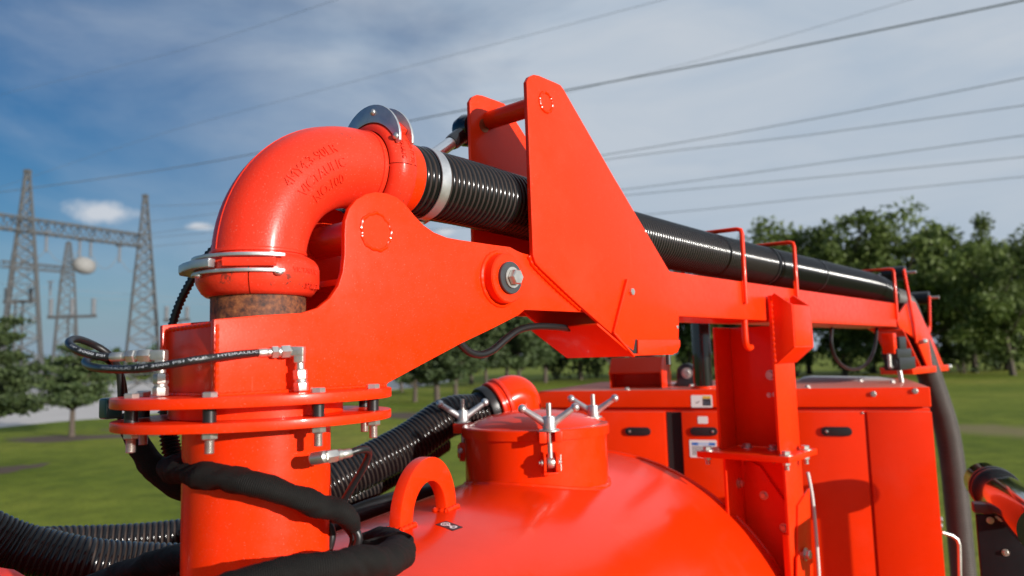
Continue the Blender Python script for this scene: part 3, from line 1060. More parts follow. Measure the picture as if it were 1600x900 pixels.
O('hanging_section', hose_tube(path[n2:], .076, .0050), [HOSE_GREY, HOSE_DIRT], hose, angle=80)
for s_ in (2.33, 2.92):
    zz = next(p.z for p in path if (p - AX).dot(B) > s_)
    O('tie_band', MB().lathe([(.082, 0), (.0845, .001), (.0845, .012), (.082, .013)], bf(s_, 0, zz), B, 48), RUBBER, hose)
m = MB()
m.lathe([(.0815, 0), (.0815, .048)], bf(.30, 0, ez), B, 56)
tag(O('hose_stub', m, PAINT), 'short red pipe stub between the upper coupling and the ribbed hose', 'pipe stub')
m = MB()
ca = (hp[2] - hp[1]).normalized()
cc_ = bf(.408, 0, ez)
m.lathe([(.0815, -.014), (.0838, -.0135), (.0838, .0135), (.0815, .014)], cc_, ca, 64, cap0=False, cap1=False)
hc = O('hose_clamp', m, GALV)
tag(hc, 'wide bright steel band clamp round the black hose next to the elbow', 'hose clamp')
m = MB()
e = (-N * .35 - Z).normalized()
m.box(cc_ + e * .091, ca * .013, ca.cross(e) * .02, e * .008)
O('clamp_screw', m, ZINC, hc, bevel=.003)

# ------------------------------------------------------------------ boom
bs, btop = on_n(1048, 425, .115)
_, bbot = on_n(1061, 495, .115)
s_end = on_n(1404, 495, .115)[0]
boom = thing('boom', 'long red hydraulic boom arm with tall triangular lug plates at its pivot', 'boom', bf(.7, 0, bbot))
m = MB()
m.box(bf((bs - .10 + s_end) / 2, 0, (btop + bbot) / 2), B * ((s_end - bs + .10) / 2), N * .1022, Z * ((btop - bbot) / 2))
O('beam', m, PAINT, boom, bevel=.005, segs=3)
lug_pix = [(823, 128), (827, 120), (834, 116.5), (842, 118), (856, 124), (869, 129.5), (876, 133), (881, 140), (960, 278), (1046, 424)]
lug_pts = [on_n(x, y, .115) for x, y in lug_pix]
s_e2 = s_end - .06
lug_pts += [(s_e2, btop - .002), (s_e2, bbot + .002), (on_n(1061, 495, .115)[0], bbot + .002)]
lug_pts += [on_n(x, y, .115) for x, y in ((1060.5, 530), (1050, 548), (990, 549), (953, 519), (900, 472), (846, 421), (837, 411), (833, 398))]
m = MB().prism(lug_pts, lambda s, z: bf(s, .1035, z), lambda s, z: bf(s, .115, z))
O('lug_plate', m, PAINT, boom, bevel=.0018)
far = lug_pts[:10] + [(bs + .15, btop - .002), (bs + .15, bbot + .002), lug_pts[12]] + lug_pts[13:]
m = MB().prism(far, lambda s, z: bf(s, -.0945, z), lambda s, z: bf(s, -.083, z))
O('lug_plate', m, PAINT, boom, bevel=.0018)
ts, tz = on_n(853, 160, .115)
m = MB().cyl(bf(ts, -.092, tz), bf(ts, .116, tz), .0245, 36)
O('cross_pin', m, PAINT, boom)
m = MB()
m.torus(bf(ts, .115, tz), N, .0255, .0042, 48, 8, jitter=.5)
O('weld_ring', m, PAINT_TANK, boom)
m = MB()
wp = [bf(*(lambda q: (q[0], .1165, q[1]))(on_n(x, y, .115))) for x, y in ((832, 399), (838, 413), (848, 424), (880, 455), (912, 483))]
wp = [p - N * .014 for p in wp]
m.tube(resample(wp, .005), lambda i: .005 + .0013 * math.sin(i * 1.9), 8)
O('weld_bead', m, PAINT_TANK, boom)
# folded guard under the pivot
g0, g1 = on_n(931, 508, .115), on_n(988, 557, .115)
dv = V((g1[0] - g0[0], g1[1] - g0[1], 0)).normalized()
nv = V((-dv.y, dv.x, 0))
m = MB()
pc = [(g0[0], g0[1]), (g1[0], g1[1]), (g1[0] + nv.x * .006, g1[1] + nv.y * .006), (g0[0] + nv.x * .006, g0[1] + nv.y * .006)]
m.prism(pc, lambda s, z: bf(s, -.117, z), lambda s, z: bf(s, .119, z))
O('guard_plate', m, PAINT, boom, bevel=.0014)
gp = [on_n(x, y, .119) for x, y in ((996, 531), (1061.5, 531), (1062, 541), (1057, 551), (1048, 554), (1001, 555.5), (996, 552))]
m = MB().prism(gp, lambda s, z: bf(s, .1155, z), lambda s, z: bf(s, .122, z))
q0, q1 = on_n(990, 556, .119), on_n(1052, 554, .119)
m.prism([q0, q1, (q1[0], q1[1] + .006), (q0[0], q0[1] + .006)], lambda s, z: bf(s, -.117, z), lambda s, z: bf(s, .1205, z))
O('guard_lip', m, PAINT, boom, bevel=.002)
m = MB()
a_, b_ = on_n(977, 437, .115), on_n(956, 520, .115)
m.bar(bf(a_[0], .119, a_[1]), bf(b_[0], .119, b_[1]), .006, .010, up=N)
d_ = on_n(988, 557, .115)
m.bar(bf(b_[0], .119, b_[1]), bf(d_[0], .119, d_[1]), .006, .010, up=N)
O('guard_edge', m, PAINT, boom, bevel=.0012)
m = MB()
n_ = [on_n(x, y, .116) for x, y in ((969, 536), (973, 534), (990, 548), (993, 530), (996, 530), (996, 551), (991, 553), (985, 552))]
m.prism(n_, lambda s, z: bf(s, .1145, z), lambda s, z: bf(s, .1158, z))
O('painted_slot_shade', m, SHADE_BLACK, boom)  # dark sheet on the guard face, the notch's shade as colour
bq = on_n(986, 456, .115)
bolt(boom, bf(bq[0], .1148, bq[1]), N, .011, .008)
bq = on_n(1058, 511, .115)
bolt(boom, bf(bq[0], .1148, bq[1]), N, .006, .003)
pq = on_n(1044, 556, .05)
m = MB().cyl(bf(pq[0], .05, pq[1] + .02), bf(pq[0], .05, pq[1] - .028), .008, 16)
O('guide_pin', m, DARKGREY, boom)
# hose hoops
def hoop(px, py_top, py_bot, name='hose_hoop', tail=None):
    s_, zt = on_n(px, py_top, .123)
    zb_ = on_n(px, py_bot, .123)[1]
    pts = [(.123, zb_), (.123, zt - .02), (.119, zt - .005), (.105, zt), (-.105, zt + .004), (-.119, zt - .002), (-.123, zt - .02), (-.123, zb_)]
    if tail:
        pts = [(.123 + .06, zb_ - tail), (.123 + .04, zb_ - tail - .012), (.123 + .014, zb_ - tail), (.123, zb_ - tail + .03)] + pts
    p3 = [bf(s_, n, z) for n, z in pts]
    m = MB().tube(smooth(p3, 6) if tail else p3, .0082, 14)
    O(name, m, PAINT, boom, angle=60)
    m = MB()
    m.box(bf(s_ - .0105, .117, zb_ + .045), B * .003, N * .003, Z * .04)
    O('weld_bead', m, PAINT_TANK, boom, bevel=.0015)
    m = MB()
    m.box(bf(s_ + .0105, .117, zb_ + .045), B * .003, N * .003, Z * .04)
    O('weld_bead', m, PAINT_TANK, boom, bevel=.0015)
hoop(1158.5, 357, 474)
hoop(1240, 378, 470)
hoop(1396, 420, 498)
hs_, hzb = on_n(1163, 500, .10)
p3 = [bf(hs_, .1, hzb), bf(hs_, .1, hzb - .07), bf(hs_ + .006, .1, hzb - .092), bf(hs_ + .024, .1, hzb - .104), bf(hs_ + .046, .1, hzb - .100)]
O('hook', MB().tube(smooth(p3, 6), .0115, 12), PAINT, boom)
# end bracket with rollers
def bp(px, py, n):
    s_, z_ = on_n(px, py, n)
    return bf(s_, n, z_)
m = MB()
m.bar(bp(1412, 421, .125), bp(1428, 505, .125), .035, .012, up=N)
m.bar(bp(1428, 500, .125), bp(1432, 536, .125), .04, .012, up=N)
O('roller_arm', m, PAINT, boom, bevel=.003)
m = MB()
m.bar(bp(1452, 463, .10), bp(1453, 515, .10), .035, .012, up=N)
m.bar(bp(1453, 512, .10), bp(1443, 532, .10), .04, .012, up=N)
O('roller_arm', m, PAINT, boom, bevel=.003)
m = MB()
for n_ in (.105, -.06):
    pl = [on_n(x, y, .105) for x, y in ((1399, 497), (1418, 470), (1428, 472), (1452, 522), (1476, 578), (1452, 582), (1430, 530), (1404, 512))]
    m.prism(pl, lambda s, z: bf(s, n_ - .006, z), lambda s, z: bf(s, n_ + .006, z))
O('end_bracket', m, PAINT, boom, bevel=.002)
pb = [on_n(x, y, .105) for x, y in ((1418, 574), (1476, 570), (1476, 579), (1420, 585))]
m = MB().prism(pb, lambda s, z: bf(s, -.05, z), lambda s, z: bf(s, .13, z))
m.bar(bp(1388, 516, .05), bp(1420, 580, .05), .16, .012, up=N.cross(B))
O('end_foot', m, PAINT, boom, bevel=.002)
for (x, y, n_) in ((1405, 427, .06), (1443, 466, .06)):
    c_ = bp(x, y, n_)
    m = MB().lathe([(.03, -.10), (.045, -.095), (.045, .035), (.03, .04)], c_, N, 24)
    ro = O('roller', m, RUBBER, boom)
    O('axle', MB().cyl(c_ - N * .12, c_ + N * .095, .009, 12), ZINC, boom)
for (x, y, n_) in ((1443, 533, .13), (1482, 573, .10)):
    m = MB()
    c_ = bp(x, y, n_)
    m.cyl(c_ - B * .05 - Z * .004, c_ + B * .03, .014, 12)
    m.ball(c_ + B * .03, .018, 10)
    O('clamp_screw', m, ZINC, boom)
m = MB().box(bp(1445, 480, .118), B * .02, N * .002, Z * .02)
# black pinch valve hanging below the boom tip
pv = bp(1402, 558, .16)
val = thing('pinch_valve', 'black valve block with a silver pin hanging under the tip of the boom', 'valve', pv)
m = MB()
m.box(pv + Z * .02, B * .15, N * .04, Z * .026)
m.box(pv - Z * .035 + B * .05, B * .17, N * .04, Z * .034)
m.box(pv + Z * .075 - B * .02, B * .07, N * .04, Z * .036)
m.cyl(pv - B * .13 - Z * .03, pv + B * .10 - Z * .03, .03, 16)
O('valve_body', m, BLACKPLASTIC, val, bevel=.006)
m = MB().box(pv - B * .14 + Z * .075, B * .03, N * .03, Z * .055)
O('mounting_tab', m, PAINT, val, bevel=.004)
m = MB().cyl(pv + V((0, 0, -.02)), pv + V((.02, 0, -.19)), .012, 12)
m.cyl(pv - B * .16 + Z * .03, pv - B * .16 - Z * .05, .010, 10)
m.cyl(pv - B * .16 - Z * .05, pv - B * .02 - Z * .05, .010, 10)
O('stop_pin', m, ZINC, val)
lp = [bp(x, y, .02) for x, y in ((1300, 512), (1299, 535), (1305, 557), (1318, 572), (1334, 577), (1350, 572), (1362, 557), (1368, 537), (1370, 512))]
tag(O('control_cable', MB().tube(smooth(lp, 6), .009, 10), RUBBER), 'thin black cable hanging in a loop under the red boom near its tip', 'cable')

# ------------------------------------------------------------------ lift cylinder
es_, ez_ = on_n(732, 204, -.142)
e0, e1 = bf(cs, -.142, cz), bf(es_, -.142, ez_)
dl = (e1 - e0).normalized()
cyl_ = thing('lift_cylinder', 'hydraulic cylinder with chromed rod and black rod eye behind the ribbed hose', 'hydraulic cylinder', e0)
m = MB().cyl(e0 + dl * .02, e0 + dl * .40, .036, 32, ch=.004)
m.lathe([(.055, -.02), (.055, .02)], e0, N, 28)
O('barrel', m, BLACKGLOSS, cyl_)
O('rod', MB().cyl(e0 + dl * .395, e1 - dl * .045, .0175, 28), CHROME, cyl_)
m = MB().lathe([(.026, -.030), (.040, -.024), (.046, 0), (.040, .024), (.026, .030)], e1, N, 32)
m.lathe([(.0195, 0), (.022, .01), (.022, .04), (.030, .07)], e1 - dl * .085, dl, 24)
O('rod_eye', m, BLACKGLOSS, cyl_)
O('bush', MB().cyl(e1 - N * .03, e1 + N * .06, .0185, 24), BRASS, cyl_)
fp = on_y(660, 345, 1.86)
m = MB().cyl(fp, fp + V((.03, .01, .02)), .011, 12)
m.hexa(fp + V((-.02, -.005, -.012)), V((.03, .01, .02)), .013, .018)
O('port_fitting', m, ZINC, cyl_)

# ------------------------------------------------------------------ hydraulic hoses and fittings
def fitting_run(parent, p0, p1, steps):
    """steps: list of (name, fraction0, fraction1, radius, hex?)"""
    d = p1 - p0
    L = d.length
    a = d.normalized()
    for nm, f0, f1, r, hx in steps:
        m = MB()
        if hx:
            m.hexa(p0 + a * (L * f0), a, r, L * (f1 - f0))
        else:
            k = L * (f1 - f0)
            m.lathe([(r * .88, 0), (r, k * .12), (r, k * .88), (r * .88, k)], p0 + a * (L * f0), a, 20)
        O(nm, m, ZINC, parent, angle=28)

def hyd_hose(pts, label, r=.0066, letters=None, mat=RUBBER):
    t = thing('hydraulic_hose', label, 'hydraulic hose', pts[0], 'thin hydraulic hoses at the swivel')
    sp = smooth(pts, 8)
    O('hose_tube', MB().tube(sp, r, 14), mat, t, angle=60)
    return t, sp

FT = [('ferrule', 0.0, .30, .0078, False), ('nut', .30, .40, .0072, False), ('hex_nut', .40, .60, .0112, True), ('sleeve', .60, .68, .0090, False), ('hex_nut', .68, .97, .0118, True)]
VT = [('hex_nut', 0.04, .34, .0125, True), ('sleeve', .34, .42, .0105, False), ('hex_nut', .42, .74, .0122, True), ('stem', .74, 1.0, .0075, False)]
f2_s = on_n(471, 611, .128)[0]
f2_base = bf(f2_s, .128, ZU1)
yy2 = f2_base.y
f1_base = bf(-.165, -.025, ZU1)
yy1 = f1_base.y

def elbow_fit(parent, base, px_c, py_c, px_l, py_l, yy):
    top = on_y(px_c, py_c + 16, yy)
    fitting_run(parent, base, top, VT)
    cor = on_y(px_c, py_c, yy)
    lft = on_y(px_l, py_l, yy)
    m = MB()
    ax_ = (cor - lft).normalized()
    w_ = .0088
    m.bar(cor - ax_ * .016, cor + ax_ * w_, w_ * 2, w_ * 2, up=Z)
    m.bar(cor + Z * (w_ - .001), cor - Z * .020, w_ * 1.9, w_ * 1.9, up=ax_)
    O('elbow_block', m, ZINC, parent, bevel=.003, segs=3)
    return cor - ax_ * .014

h2pts = [on_y(*p) for p in ((405, 551, yy2 - .03), (370, 554, yy2 - .07), (310, 562, 1.15), (250, 572, 1.14), (200, 577, 1.15), (160, 576, 1.19), (138, 571, 1.25), (134, 564, 1.30), (146, 558, 1.36), (166, 561, 1.40), (184, 578, 1.43), (192, 600, 1.45), (196, 640, 1.47))]
h2, sp2 = hyd_hose(h2pts, 'thin black hydraulic hose with pale lettering crossing in front of the red end box')
cor2 = elbow_fit(h2, f2_base, 468, 549, 440, 548.6, yy2)
fitting_run(h2, on_y(402, 551.3, yy2 - .032), cor2, FT)
h1pts = [on_y(*p) for p in ((174, 558, yy1), (150, 556, yy1), (125, 549, yy1), (110, 540, yy1 + .02), (109, 533, yy1 + .05), (122, 530, yy1 + .08), (145, 538, yy1 + .12), (168, 552, yy1 + .14), (182, 570, yy1 + .16), (188, 590, yy1 + .17), (190, 640, yy1 + .18))]
h1, sp1 = hyd_hose(h1pts, 'thin black hydraulic hose looping out to the left of the swivel flange')
cor1 = elbow_fit(h1, f1_base, 252, 555, 225, 556, yy1)
fitting_run(h1, on_y(173, 558, yy1), cor1, FT)
def hose_letters(parent, sp, body, size, r, i_from, i_to):
    vs, fs = text_verts(body, size, .0)
    L = resample(sp[i_from:i_to], .002)
    tot = sum((b - a).length for a, b in zip(L, L[1:]))
    w = max(v.x for v in vs) - min(v.x for v in vs)
    x0 = min(v.x for v in vs)
    m = MB()
    out = []
    for v in vs:
        k = (v.x - x0) / w * (len(L) - 1.001)
        i = int(k)
        p = L[i].lerp(L[i + 1], k - i)
        tg = (L[i + 1] - L[i]).normalized()
        vd = (CAM - p).normalized()
        vd = (vd - tg * vd.dot(tg)).normalized()
        upd = vd.cross(tg)
        if upd.z < 0:
            upd = -upd
        an = v.y / r + .25
        out.append(p + (vd * math.cos(an) + upd * math.sin(an)) * (r + .0003))
    m.add(out, fs)
    O('printed_lettering', m, HOSEPRINT, parent, recalc=False)
h2r = sp2[::-1]
n_h = len(h2r)
hose_letters(h2, h2r, 'HYDRAULIC 1/4" 3000 PSI W.P. - HYDRAULIC', .0052, .0066, n_h - 40, n_h - 2)
h1r = sp1[::-1]
hose_letters(h1, h1r, '1/4" 3000 PSI', .0052, .0066, len(h1r) - 22, len(h1r) - 3)

c0 = on_y(484, 719, 1.215)
h3pts = [on_y(*p) for p in ((546, 708, 1.26), (562, 703, 1.27), (573, 703, 1.285), (576, 711, 1.3), (568, 730, 1.31), (552, 757, 1.32), (536, 785, 1.33), (520, 815, 1.34))]
h3, sp3 = hyd_hose(h3pts, 'thin black hose bending down from a steel fitting on the side of the column', .0062)
m = MB()
m.cyl(c0 + V((-.004, .02, -.001)), on_y(512, 713, 1.225), .0105, 20, ch=.004)
O('fitting_body', m, ZINC, h3)
fitting_run(h3, on_y(509, 714, 1.225), on_y(548, 707.5, 1.262), [('hex_nut', 0, .42, .0112, True), ('sleeve', .42, .62, .0095, False), ('ferrule', .62, 1.0, .0078, False)])

def conduit(pts, r, label, pitch=.009):
    sp = resample(smooth(pts, 8), pitch / 2)
    m = MB().tube(sp, [r if i % 2 else r * .74 for i in range(len(sp))], 16)
    return tag(O('wire_conduit', m, RUBBER, angle=80), label, 'conduit', 'black corrugated wire conduits')
conduit([on_y(*p) for p in ((560, 332, 1.62), (520, 335, 1.63), (470, 338, 1.62), (400, 352, 1.58), (352, 375, 1.55), (322, 402, 1.53), (298, 440, 1.52), (279, 478, 1.52), (268, 515, 1.52), (262, 560, 1.52), (258, 610, 1.52), (256, 655, 1.52))], .0095, 'thin black corrugated conduit curving down behind the red elbow')
conduit([on_y(*p) for p in ((262, 640, 1.54), (264, 680, 1.54), (272, 715, 1.53), (290, 745, 1.52), (320, 775, 1.52))], .020, 'thicker black corrugated conduit directly under the left of the flange', .008)

# fabric sleeves
def sleeve(name, pts, rads, label, flat=.8, seed=1, cat='cable sleeve'):
    sp = resample(smooth(pts, 10), .006)
    n = len(sp)
    def rr(i):
        k = i / (n - 1) * (len(rads) - 1)
        j = min(int(k), len(rads) - 2)
        return rads[j] + (rads[j + 1] - rads[j]) * (k - j)
    m = MB().tube(sp, rr, 28, flat=flat)
    for k, v in enumerate(m.v):
        i = min(k // 28, n - 1)
        d = (v - sp[i])
        th = (k % 28) / 28 * 2 * math.pi
        wq = V((i * .34 + math.sin(th) * 1.2, math.cos(th) * 1.1, seed))
        a = mnoise.noise(v * 24 + V((seed, 0, 0))) * .20 + mnoise.noise(wq) * .11 + mnoise.noise(wq * 2.3) * .06
        m.v[k] = sp[i] + d * (1 + a)
    o = O(name, m, FABRIC, angle=80)
    uv = o.data.uv_layers.new(name='UVMap')
    for poly in o.data.polygons:
        for li in poly.loop_indices:
            vi = o.data.loops[li].vertex_index
            uv.data[li].uv = ((vi // 28) * .02, (vi % 28) / 28)
    return tag(o, label, cat, 'black woven cable sleeves')
sleeve('cable_sleeve', [on_y(*p) for p in ((200, 648, 1.43), (207, 672, 1.44), (221, 702, 1.45), (246, 732, 1.46), (280, 757, 1.47), (320, 775, 1.50))], (.020, .022, .026, .030, .030, .028), 'black woven sleeve hanging from the left flange rim to behind the column')
sleeve('cable_sleeve', [on_y(*p) for p in ((268, 728, 1.47), (275, 732, 1.40), (295, 735, 1.31), (330, 742, 1.234), (380, 752, 1.208), (430, 764, 1.210), (475, 780, 1.227), (510, 792, 1.255), (538, 803, 1.28), (550, 820, 1.34))], (.024, .034, .034, .033, .031, .028, .026, .025, .026, .018), 'thick black woven sleeve slung across the front of the red column', .72, 5)
sleeve('cable_sleeve', [on_y(*p) for p in ((560, 846, 1.50), (590, 836, 1.50), (618, 845, 1.44), (622, 866, 1.33), (585, 880, 1.22), (520, 887, 1.15), (455, 897, 1.12), (380, 915, 1.10), (300, 940, 1.10))], (.016, .022, .030, .035, .034, .032, .031, .031), 'black woven sleeve curled at the column foot in front of the tank', .8, 9)
sleeve('cable_sleeve', [on_y(*p) for p in ((340, 862, 1.60), (290, 868, 1.62), (230, 884, 1.66), (150, 912, 1.7), (80, 940, 1.7))], (.05, .05, .048, .045), 'flat black woven sleeve at the lower left, under the grey hose', .55, 13)
for k, pp in enumerate((((505, 800, 1.36), (518, 830, 1.36), (514, 858, 1.36), (500, 885, 1.38)), ((535, 815, 1.35), (552, 838, 1.36), (548, 862, 1.36), (535, 885, 1.36)), ((548, 818, 1.33), (560, 838, 1.33), (556, 858, 1.33), (545, 880, 1.33)))):
    tag(O('hose_tail', MB().tube(smooth([on_y(*p) for p in pp], 8), .0075, 12), RUBBER), ('black hose tail nearest the column below the woven sleeve', 'black hose tail in the middle below the woven sleeve', 'black hose tail nearest the tank below the woven sleeve')[k], 'hose')
tag(O('slack_hose', MB().tube(resample(smooth([bp(x, y, n) for x, y, n in ((712, 528, .02), (722, 540, .02), (735, 551, .02), (752, 554, .02), (770, 547, .02), (790, 530, .02), (812, 515, .02), (838, 510, .02), (870, 511, .02), (900, 515, .0), (925, 518, -.02))], 8), .004), lambda i: .0088 + (.0006 if i % 2 else 0), 14), RUBBER, angle=80), 'black flexible hose drooping under the pivot of the red arm', 'hose')

# open mouth of the curled sleeve
sm_c = on_y(600, 846, 1.36)
m = MB()
ring_ = []
vs, fs = [], []
kk = 40
for r_, dz in ((.040, -.030), (.044, 0), (.041, .004), (.038, 0), (.036, -.035)):
    for i in range(kk):
        t = 2 * math.pi * i / kk
        w_ = 1 + .10 * math.sin(3 * t + 1) + .05 * math.sin(7 * t)
        vs.append(sm_c + V((math.cos(t) * r_ * 1.05 * w_, math.sin(t) * r_ * .9 * w_, dz + .006 * math.sin(2 * t))))
for j in range(4):
    for i in range(kk):
        fs.append((j * kk + i, j * kk + (i + 1) % kk, (j + 1) * kk + (i + 1) % kk, (j + 1) * kk + i))
m.add(vs, fs)
o_ = O('sleeve_mouth', m, FABRIC, angle=80)
tag(o_, 'open folded mouth of a black woven sleeve between column and tank', 'cable sleeve', 'black woven cable sleeves')

# ------------------------------------------------------------------ debris tank
TA, TZ, TR, TEND = -.985, CAM_H - 1.295, .882, 3.2
tank = thing('debris_tank', 'large glossy red cylindrical tank with a round manhole neck on top', 'tank', tf(TA, 2.0, TZ - TR))
def tank_p(ang, t, r=TR):
    return S * (TA + r * math.sin(ang)) + Z * (TZ + r * math.cos(ang)) + T * t
m = MB()
prof = [(.001, .35), (.35, .37), (.62, .43), (.78, .52), (.86, .63), (TR, .75), (TR, TEND - .04), (TR + .006, TEND - .038), (TR + .006, TEND - .02), (TR, TEND - .016), (TR, TEND), (.865, TEND + .06), (.80, TEND + .13), (.62, TEND + .21), (.35, TEND + .26), (.001, TEND + .28)]
m.lathe(prof, tf(TA, 0, TZ), T, 128, cap0=False, cap1=False)
O('shell', m, PAINT_TANK, tank, angle=25)
NT, NR = 2.535, .257
NC = tf(TA, NT, 0)
ZT = TZ + TR
z_lid = on_y(835, 690, 2.46).z
m = MB().cyl(NC + Z * (ZT - .06), NC + Z * z_lid, NR, 72)
O('manhole_neck', m, PAINT_TANK, tank)
m = MB()
vs, fs = [], []
for i in range(90):
    t = 2 * math.pi * i / 90
    for j in range(8):
        q = 2 * math.pi * j / 8
        rr = .008 + .0015 * math.sin(i * 1.7) * math.cos(i * .6)
        R_ = NR + .002 + rr * math.cos(q)
        p = S * (TA + R_ * math.cos(t)) + T * (NT + R_ * math.sin(t))
        zz = TZ + math.sqrt(TR ** 2 - (R_ * math.cos(t)) ** 2)
        vs.append(p + Z * (zz + rr * math.sin(q)))
fs = [(i * 8 + j, ((i + 1) % 90) * 8 + j, ((i + 1) % 90) * 8 + (j + 1) % 8, i * 8 + (j + 1) % 8) for i in range(90) for j in range(8)]
m.add(vs, fs)
O('weld_ring', m, PAINT_TANK, tank)
m = MB()
LR = NR + .010
m.lathe([(NR - .02, 0), (LR, .0), (LR, .030), (LR - .004, .034), (LR - .030, .036), (LR - .036, .040), (LR - .05, .048), (.17, .066), (.11, .078), (.05, .084), (.001, .085)], NC + Z * (z_lid + .0015), Z, 72, cap1=False)
lid = O('lid', m, PAINT_TANK, tank, angle=28)
# three swing clamps round the lid
toc = V((-NC.x, -NC.y, 0)).normalized()
rgt = V((-toc.y, toc.x, 0))
zpin = on_y(852, 722, 2.44).z
zw = z_lid + .036
for an in (9, 129, -111):
    t = math.radians(an)
    e = toc * math.cos(t) + rgt * math.sin(t)
    g = Z.cross(e)
    c = NC + e * (LR + .026)
    m = MB()
    for sg in (-1, 1):
        m.box(NC + e * (LR + .016) + g * (sg * .026) + Z * (z_lid + .018), e * .034, g * .012, Z * .018)
    m.box(NC + e * (LR - .004) + Z * (z_lid + .018), e * .013, g * .037, Z * .0175)
    cl = O('lid_clamp', m, PAINT, tank, bevel=.003)
    m = MB()
    for sg in (-1, 1):
        cp = [(NR - .004, zpin - .032), (NR + .042, zpin - .032), (NR + .050, zpin - .024), (NR + .050, zpin + .018), (NR + .040, zpin + .030), (NR - .004, zpin + .030)]
        m.prism(cp, lambda a, z: NC + e * a + g * (sg * .020 - .004) + Z * z, lambda a, z: NC + e * a + g * (sg * .020 + .004) + Z * z)
    m.box(NC + e * (NR + .018) + Z * (zpin - .036), e * .024, g * .023, Z * .004)
    O('clevis', m, PAINT, cl, bevel=.0015)
    m = MB().cyl(V((c.x, c.y, zpin + .004)), V((c.x, c.y, zw + .090)), .0085, 18)
    m.lathe([(.0085, .0), (.013, -.012), (.0165, -.026)], V((c.x, c.y, zpin + .020)), Z, 18)
    m.lathe([(.0165, -.011), (.0185, -.006), (.0185, .006), (.0165, .011)], V((c.x, c.y, zpin)), g, 22)
    O('eye_bolt', m, ZINC, cl)
    cz_ = V((c.x, c.y, zpin))
    m = MB().cyl(cz_ - g * .038, cz_ + g * .036, .006, 14)
    m.lathe([(.011, 0), (.011, .005), (.006, .008)], cz_ + g * .026, g, 16)
    m.lathe([(.011, 0), (.011, .005), (.006, .008)], cz_ - g * .026, -g, 16)
    m.cyl(cz_ + g * .034 + Z * .024, cz_ + g * .034 - Z * .028, .0018, 8)
    O('hinge_pin', m, ZINC, cl)
    cw = V((c.x, c.y, zw))
    m = MB().lathe([(.034, 0), (.034, .004), (.031, .006), (.0, .006)], cw, Z, 28, cap1=False)
    O('washer', m, ZINC, cl)
    m = MB().lathe([(.0215, .005), (.0225, .012), (.0205, .044), (.0190, .048), (.009, .049)], cw, Z, 28)
    h = (rgt * math.cos(.12 * (an / 60)) + toc * math.sin(.12 * (an / 60))).normalized()
    for sg in (-1, 1):
        a0 = cw + Z * .026 + h * (sg * .014)
        a1 = cw + Z * .074 + h * (sg * .086)
        m.tube([a0, a0.lerp(a1, .5), a1], [.0135, .0112, .0100], 14)
        m.ball(a1, .0148, 14)
    O('wing_nut', m, GALV, cl)
# lifting lug
m = MB()
lt, lR, lr = 1.745, .150, .088
zt0 = TZ + TR - .004
o_ = [(lt - lR, zt0)] + [(x, z) for x, z in arc(lt, zt0 + .012, lR, 180, 0, 28)] + [(lt + lR, zt0), (lt + lr, zt0)] + [(x, z) for x, z in arc(lt, zt0 + .012, lr, 0, 180, 28)] + [(lt - lr, zt0)]
m.prism(o_, lambda t, z: tf(TA - .030, t, z), lambda t, z: tf(TA + .002, t, z))
lug = O('lifting_lug', m, PAINT, tank, bevel=.002)
m = MB()
for t0_, t1_ in ((lt - lR - .004, lt - lr + .004), (lt + lr - .004, lt + lR + .004)):
    m = MB()
    for a_ in (TA + .006, TA - .034):
        m.tube(resample([tf(a_, t0_, ZT + .002), tf(a_, t1_, ZT + .002)], .005), lambda i: .0068 + .0016 * math.sin(i * 1.6), 8)
    for t_ in (t0_, t1_):
        m.tube(resample([tf(TA - .034, t_, ZT + .002), tf(TA + .006, t_, ZT + .002)], .005), lambda i: .0068 + .0016 * math.sin(i * 1.6), 8)
    O('weld_bead', m, PAINT_TANK, lug)
# black decal with white outlined symbols
def tank_hit(px, py):
    r = ray(px, py)
    o2 = V(((CAM - T * CAM.dot(T)).dot(S) - TA, CAM.z - TZ)); d2 = V((r.dot(S), r.z))
    a, b, c = d2.dot(d2), 2 * o2.dot(d2), o2.dot(o2) - TR ** 2
    return CAM + r * ((-b - math.sqrt(b * b - 4 * a * c)) / (2 * a))
dc = [tank_hit(*p) for p in ((681, 820), (697, 814.5), (723, 824), (707, 829.5))]
dn = (tank_hit(702, 822) - tf(TA, (tank_hit(702, 822)).dot(T), TZ)).normalized()
m = MB()
m.add([p + dn * .0012 for p in dc] + [p - dn * .004 for p in dc], [(0, 1, 2, 3), (7, 6, 5, 4), (0, 4, 5, 1), (1, 5, 6, 2), (2, 6, 7, 3), (3, 7, 4, 0)])
dec = O('decal', m, INK, tank)
dec['label'] = 'small black decal with white ring and drop symbols'
m = MB()
dx = ((dc[2] - dc[1]) + (dc[3] - dc[0])) / 2
dy = ((dc[1] - dc[0]) + (dc[2] - dc[3])) / 2
d0_ = dc[0] + dn * .0016
def ringprint(cx, cy, rx, ry, wd, seg=28):
    vs = []
    for i in range(seg):
        t = 2 * math.pi * i / seg
        for k in (1, 1 - wd):
            vs.append(d0_ + dx * (cx + rx * k * math.cos(t)) + dy * (cy + ry * k * math.sin(t)))
    m.add(vs, [(i * 2, ((i + 1) % seg) * 2, ((i + 1) % seg) * 2 + 1, i * 2 + 1) for i in range(seg)])
ringprint(.27, .5, .20, .36, .28)
ringprint(.27, .5, .10, .18, .5)
ringprint(.45, .5, .08, .16, .5)
ringprint(.76, .5, .14, .30, .55)
m.add([d0_ + dx * a + dy * b for a, b in ((.48, .42), (.64, .36), (.64, .60), (.48, .56))], [(0, 1, 2, 3)])
O('decal_print', m, WHITE, dec, recalc=False)

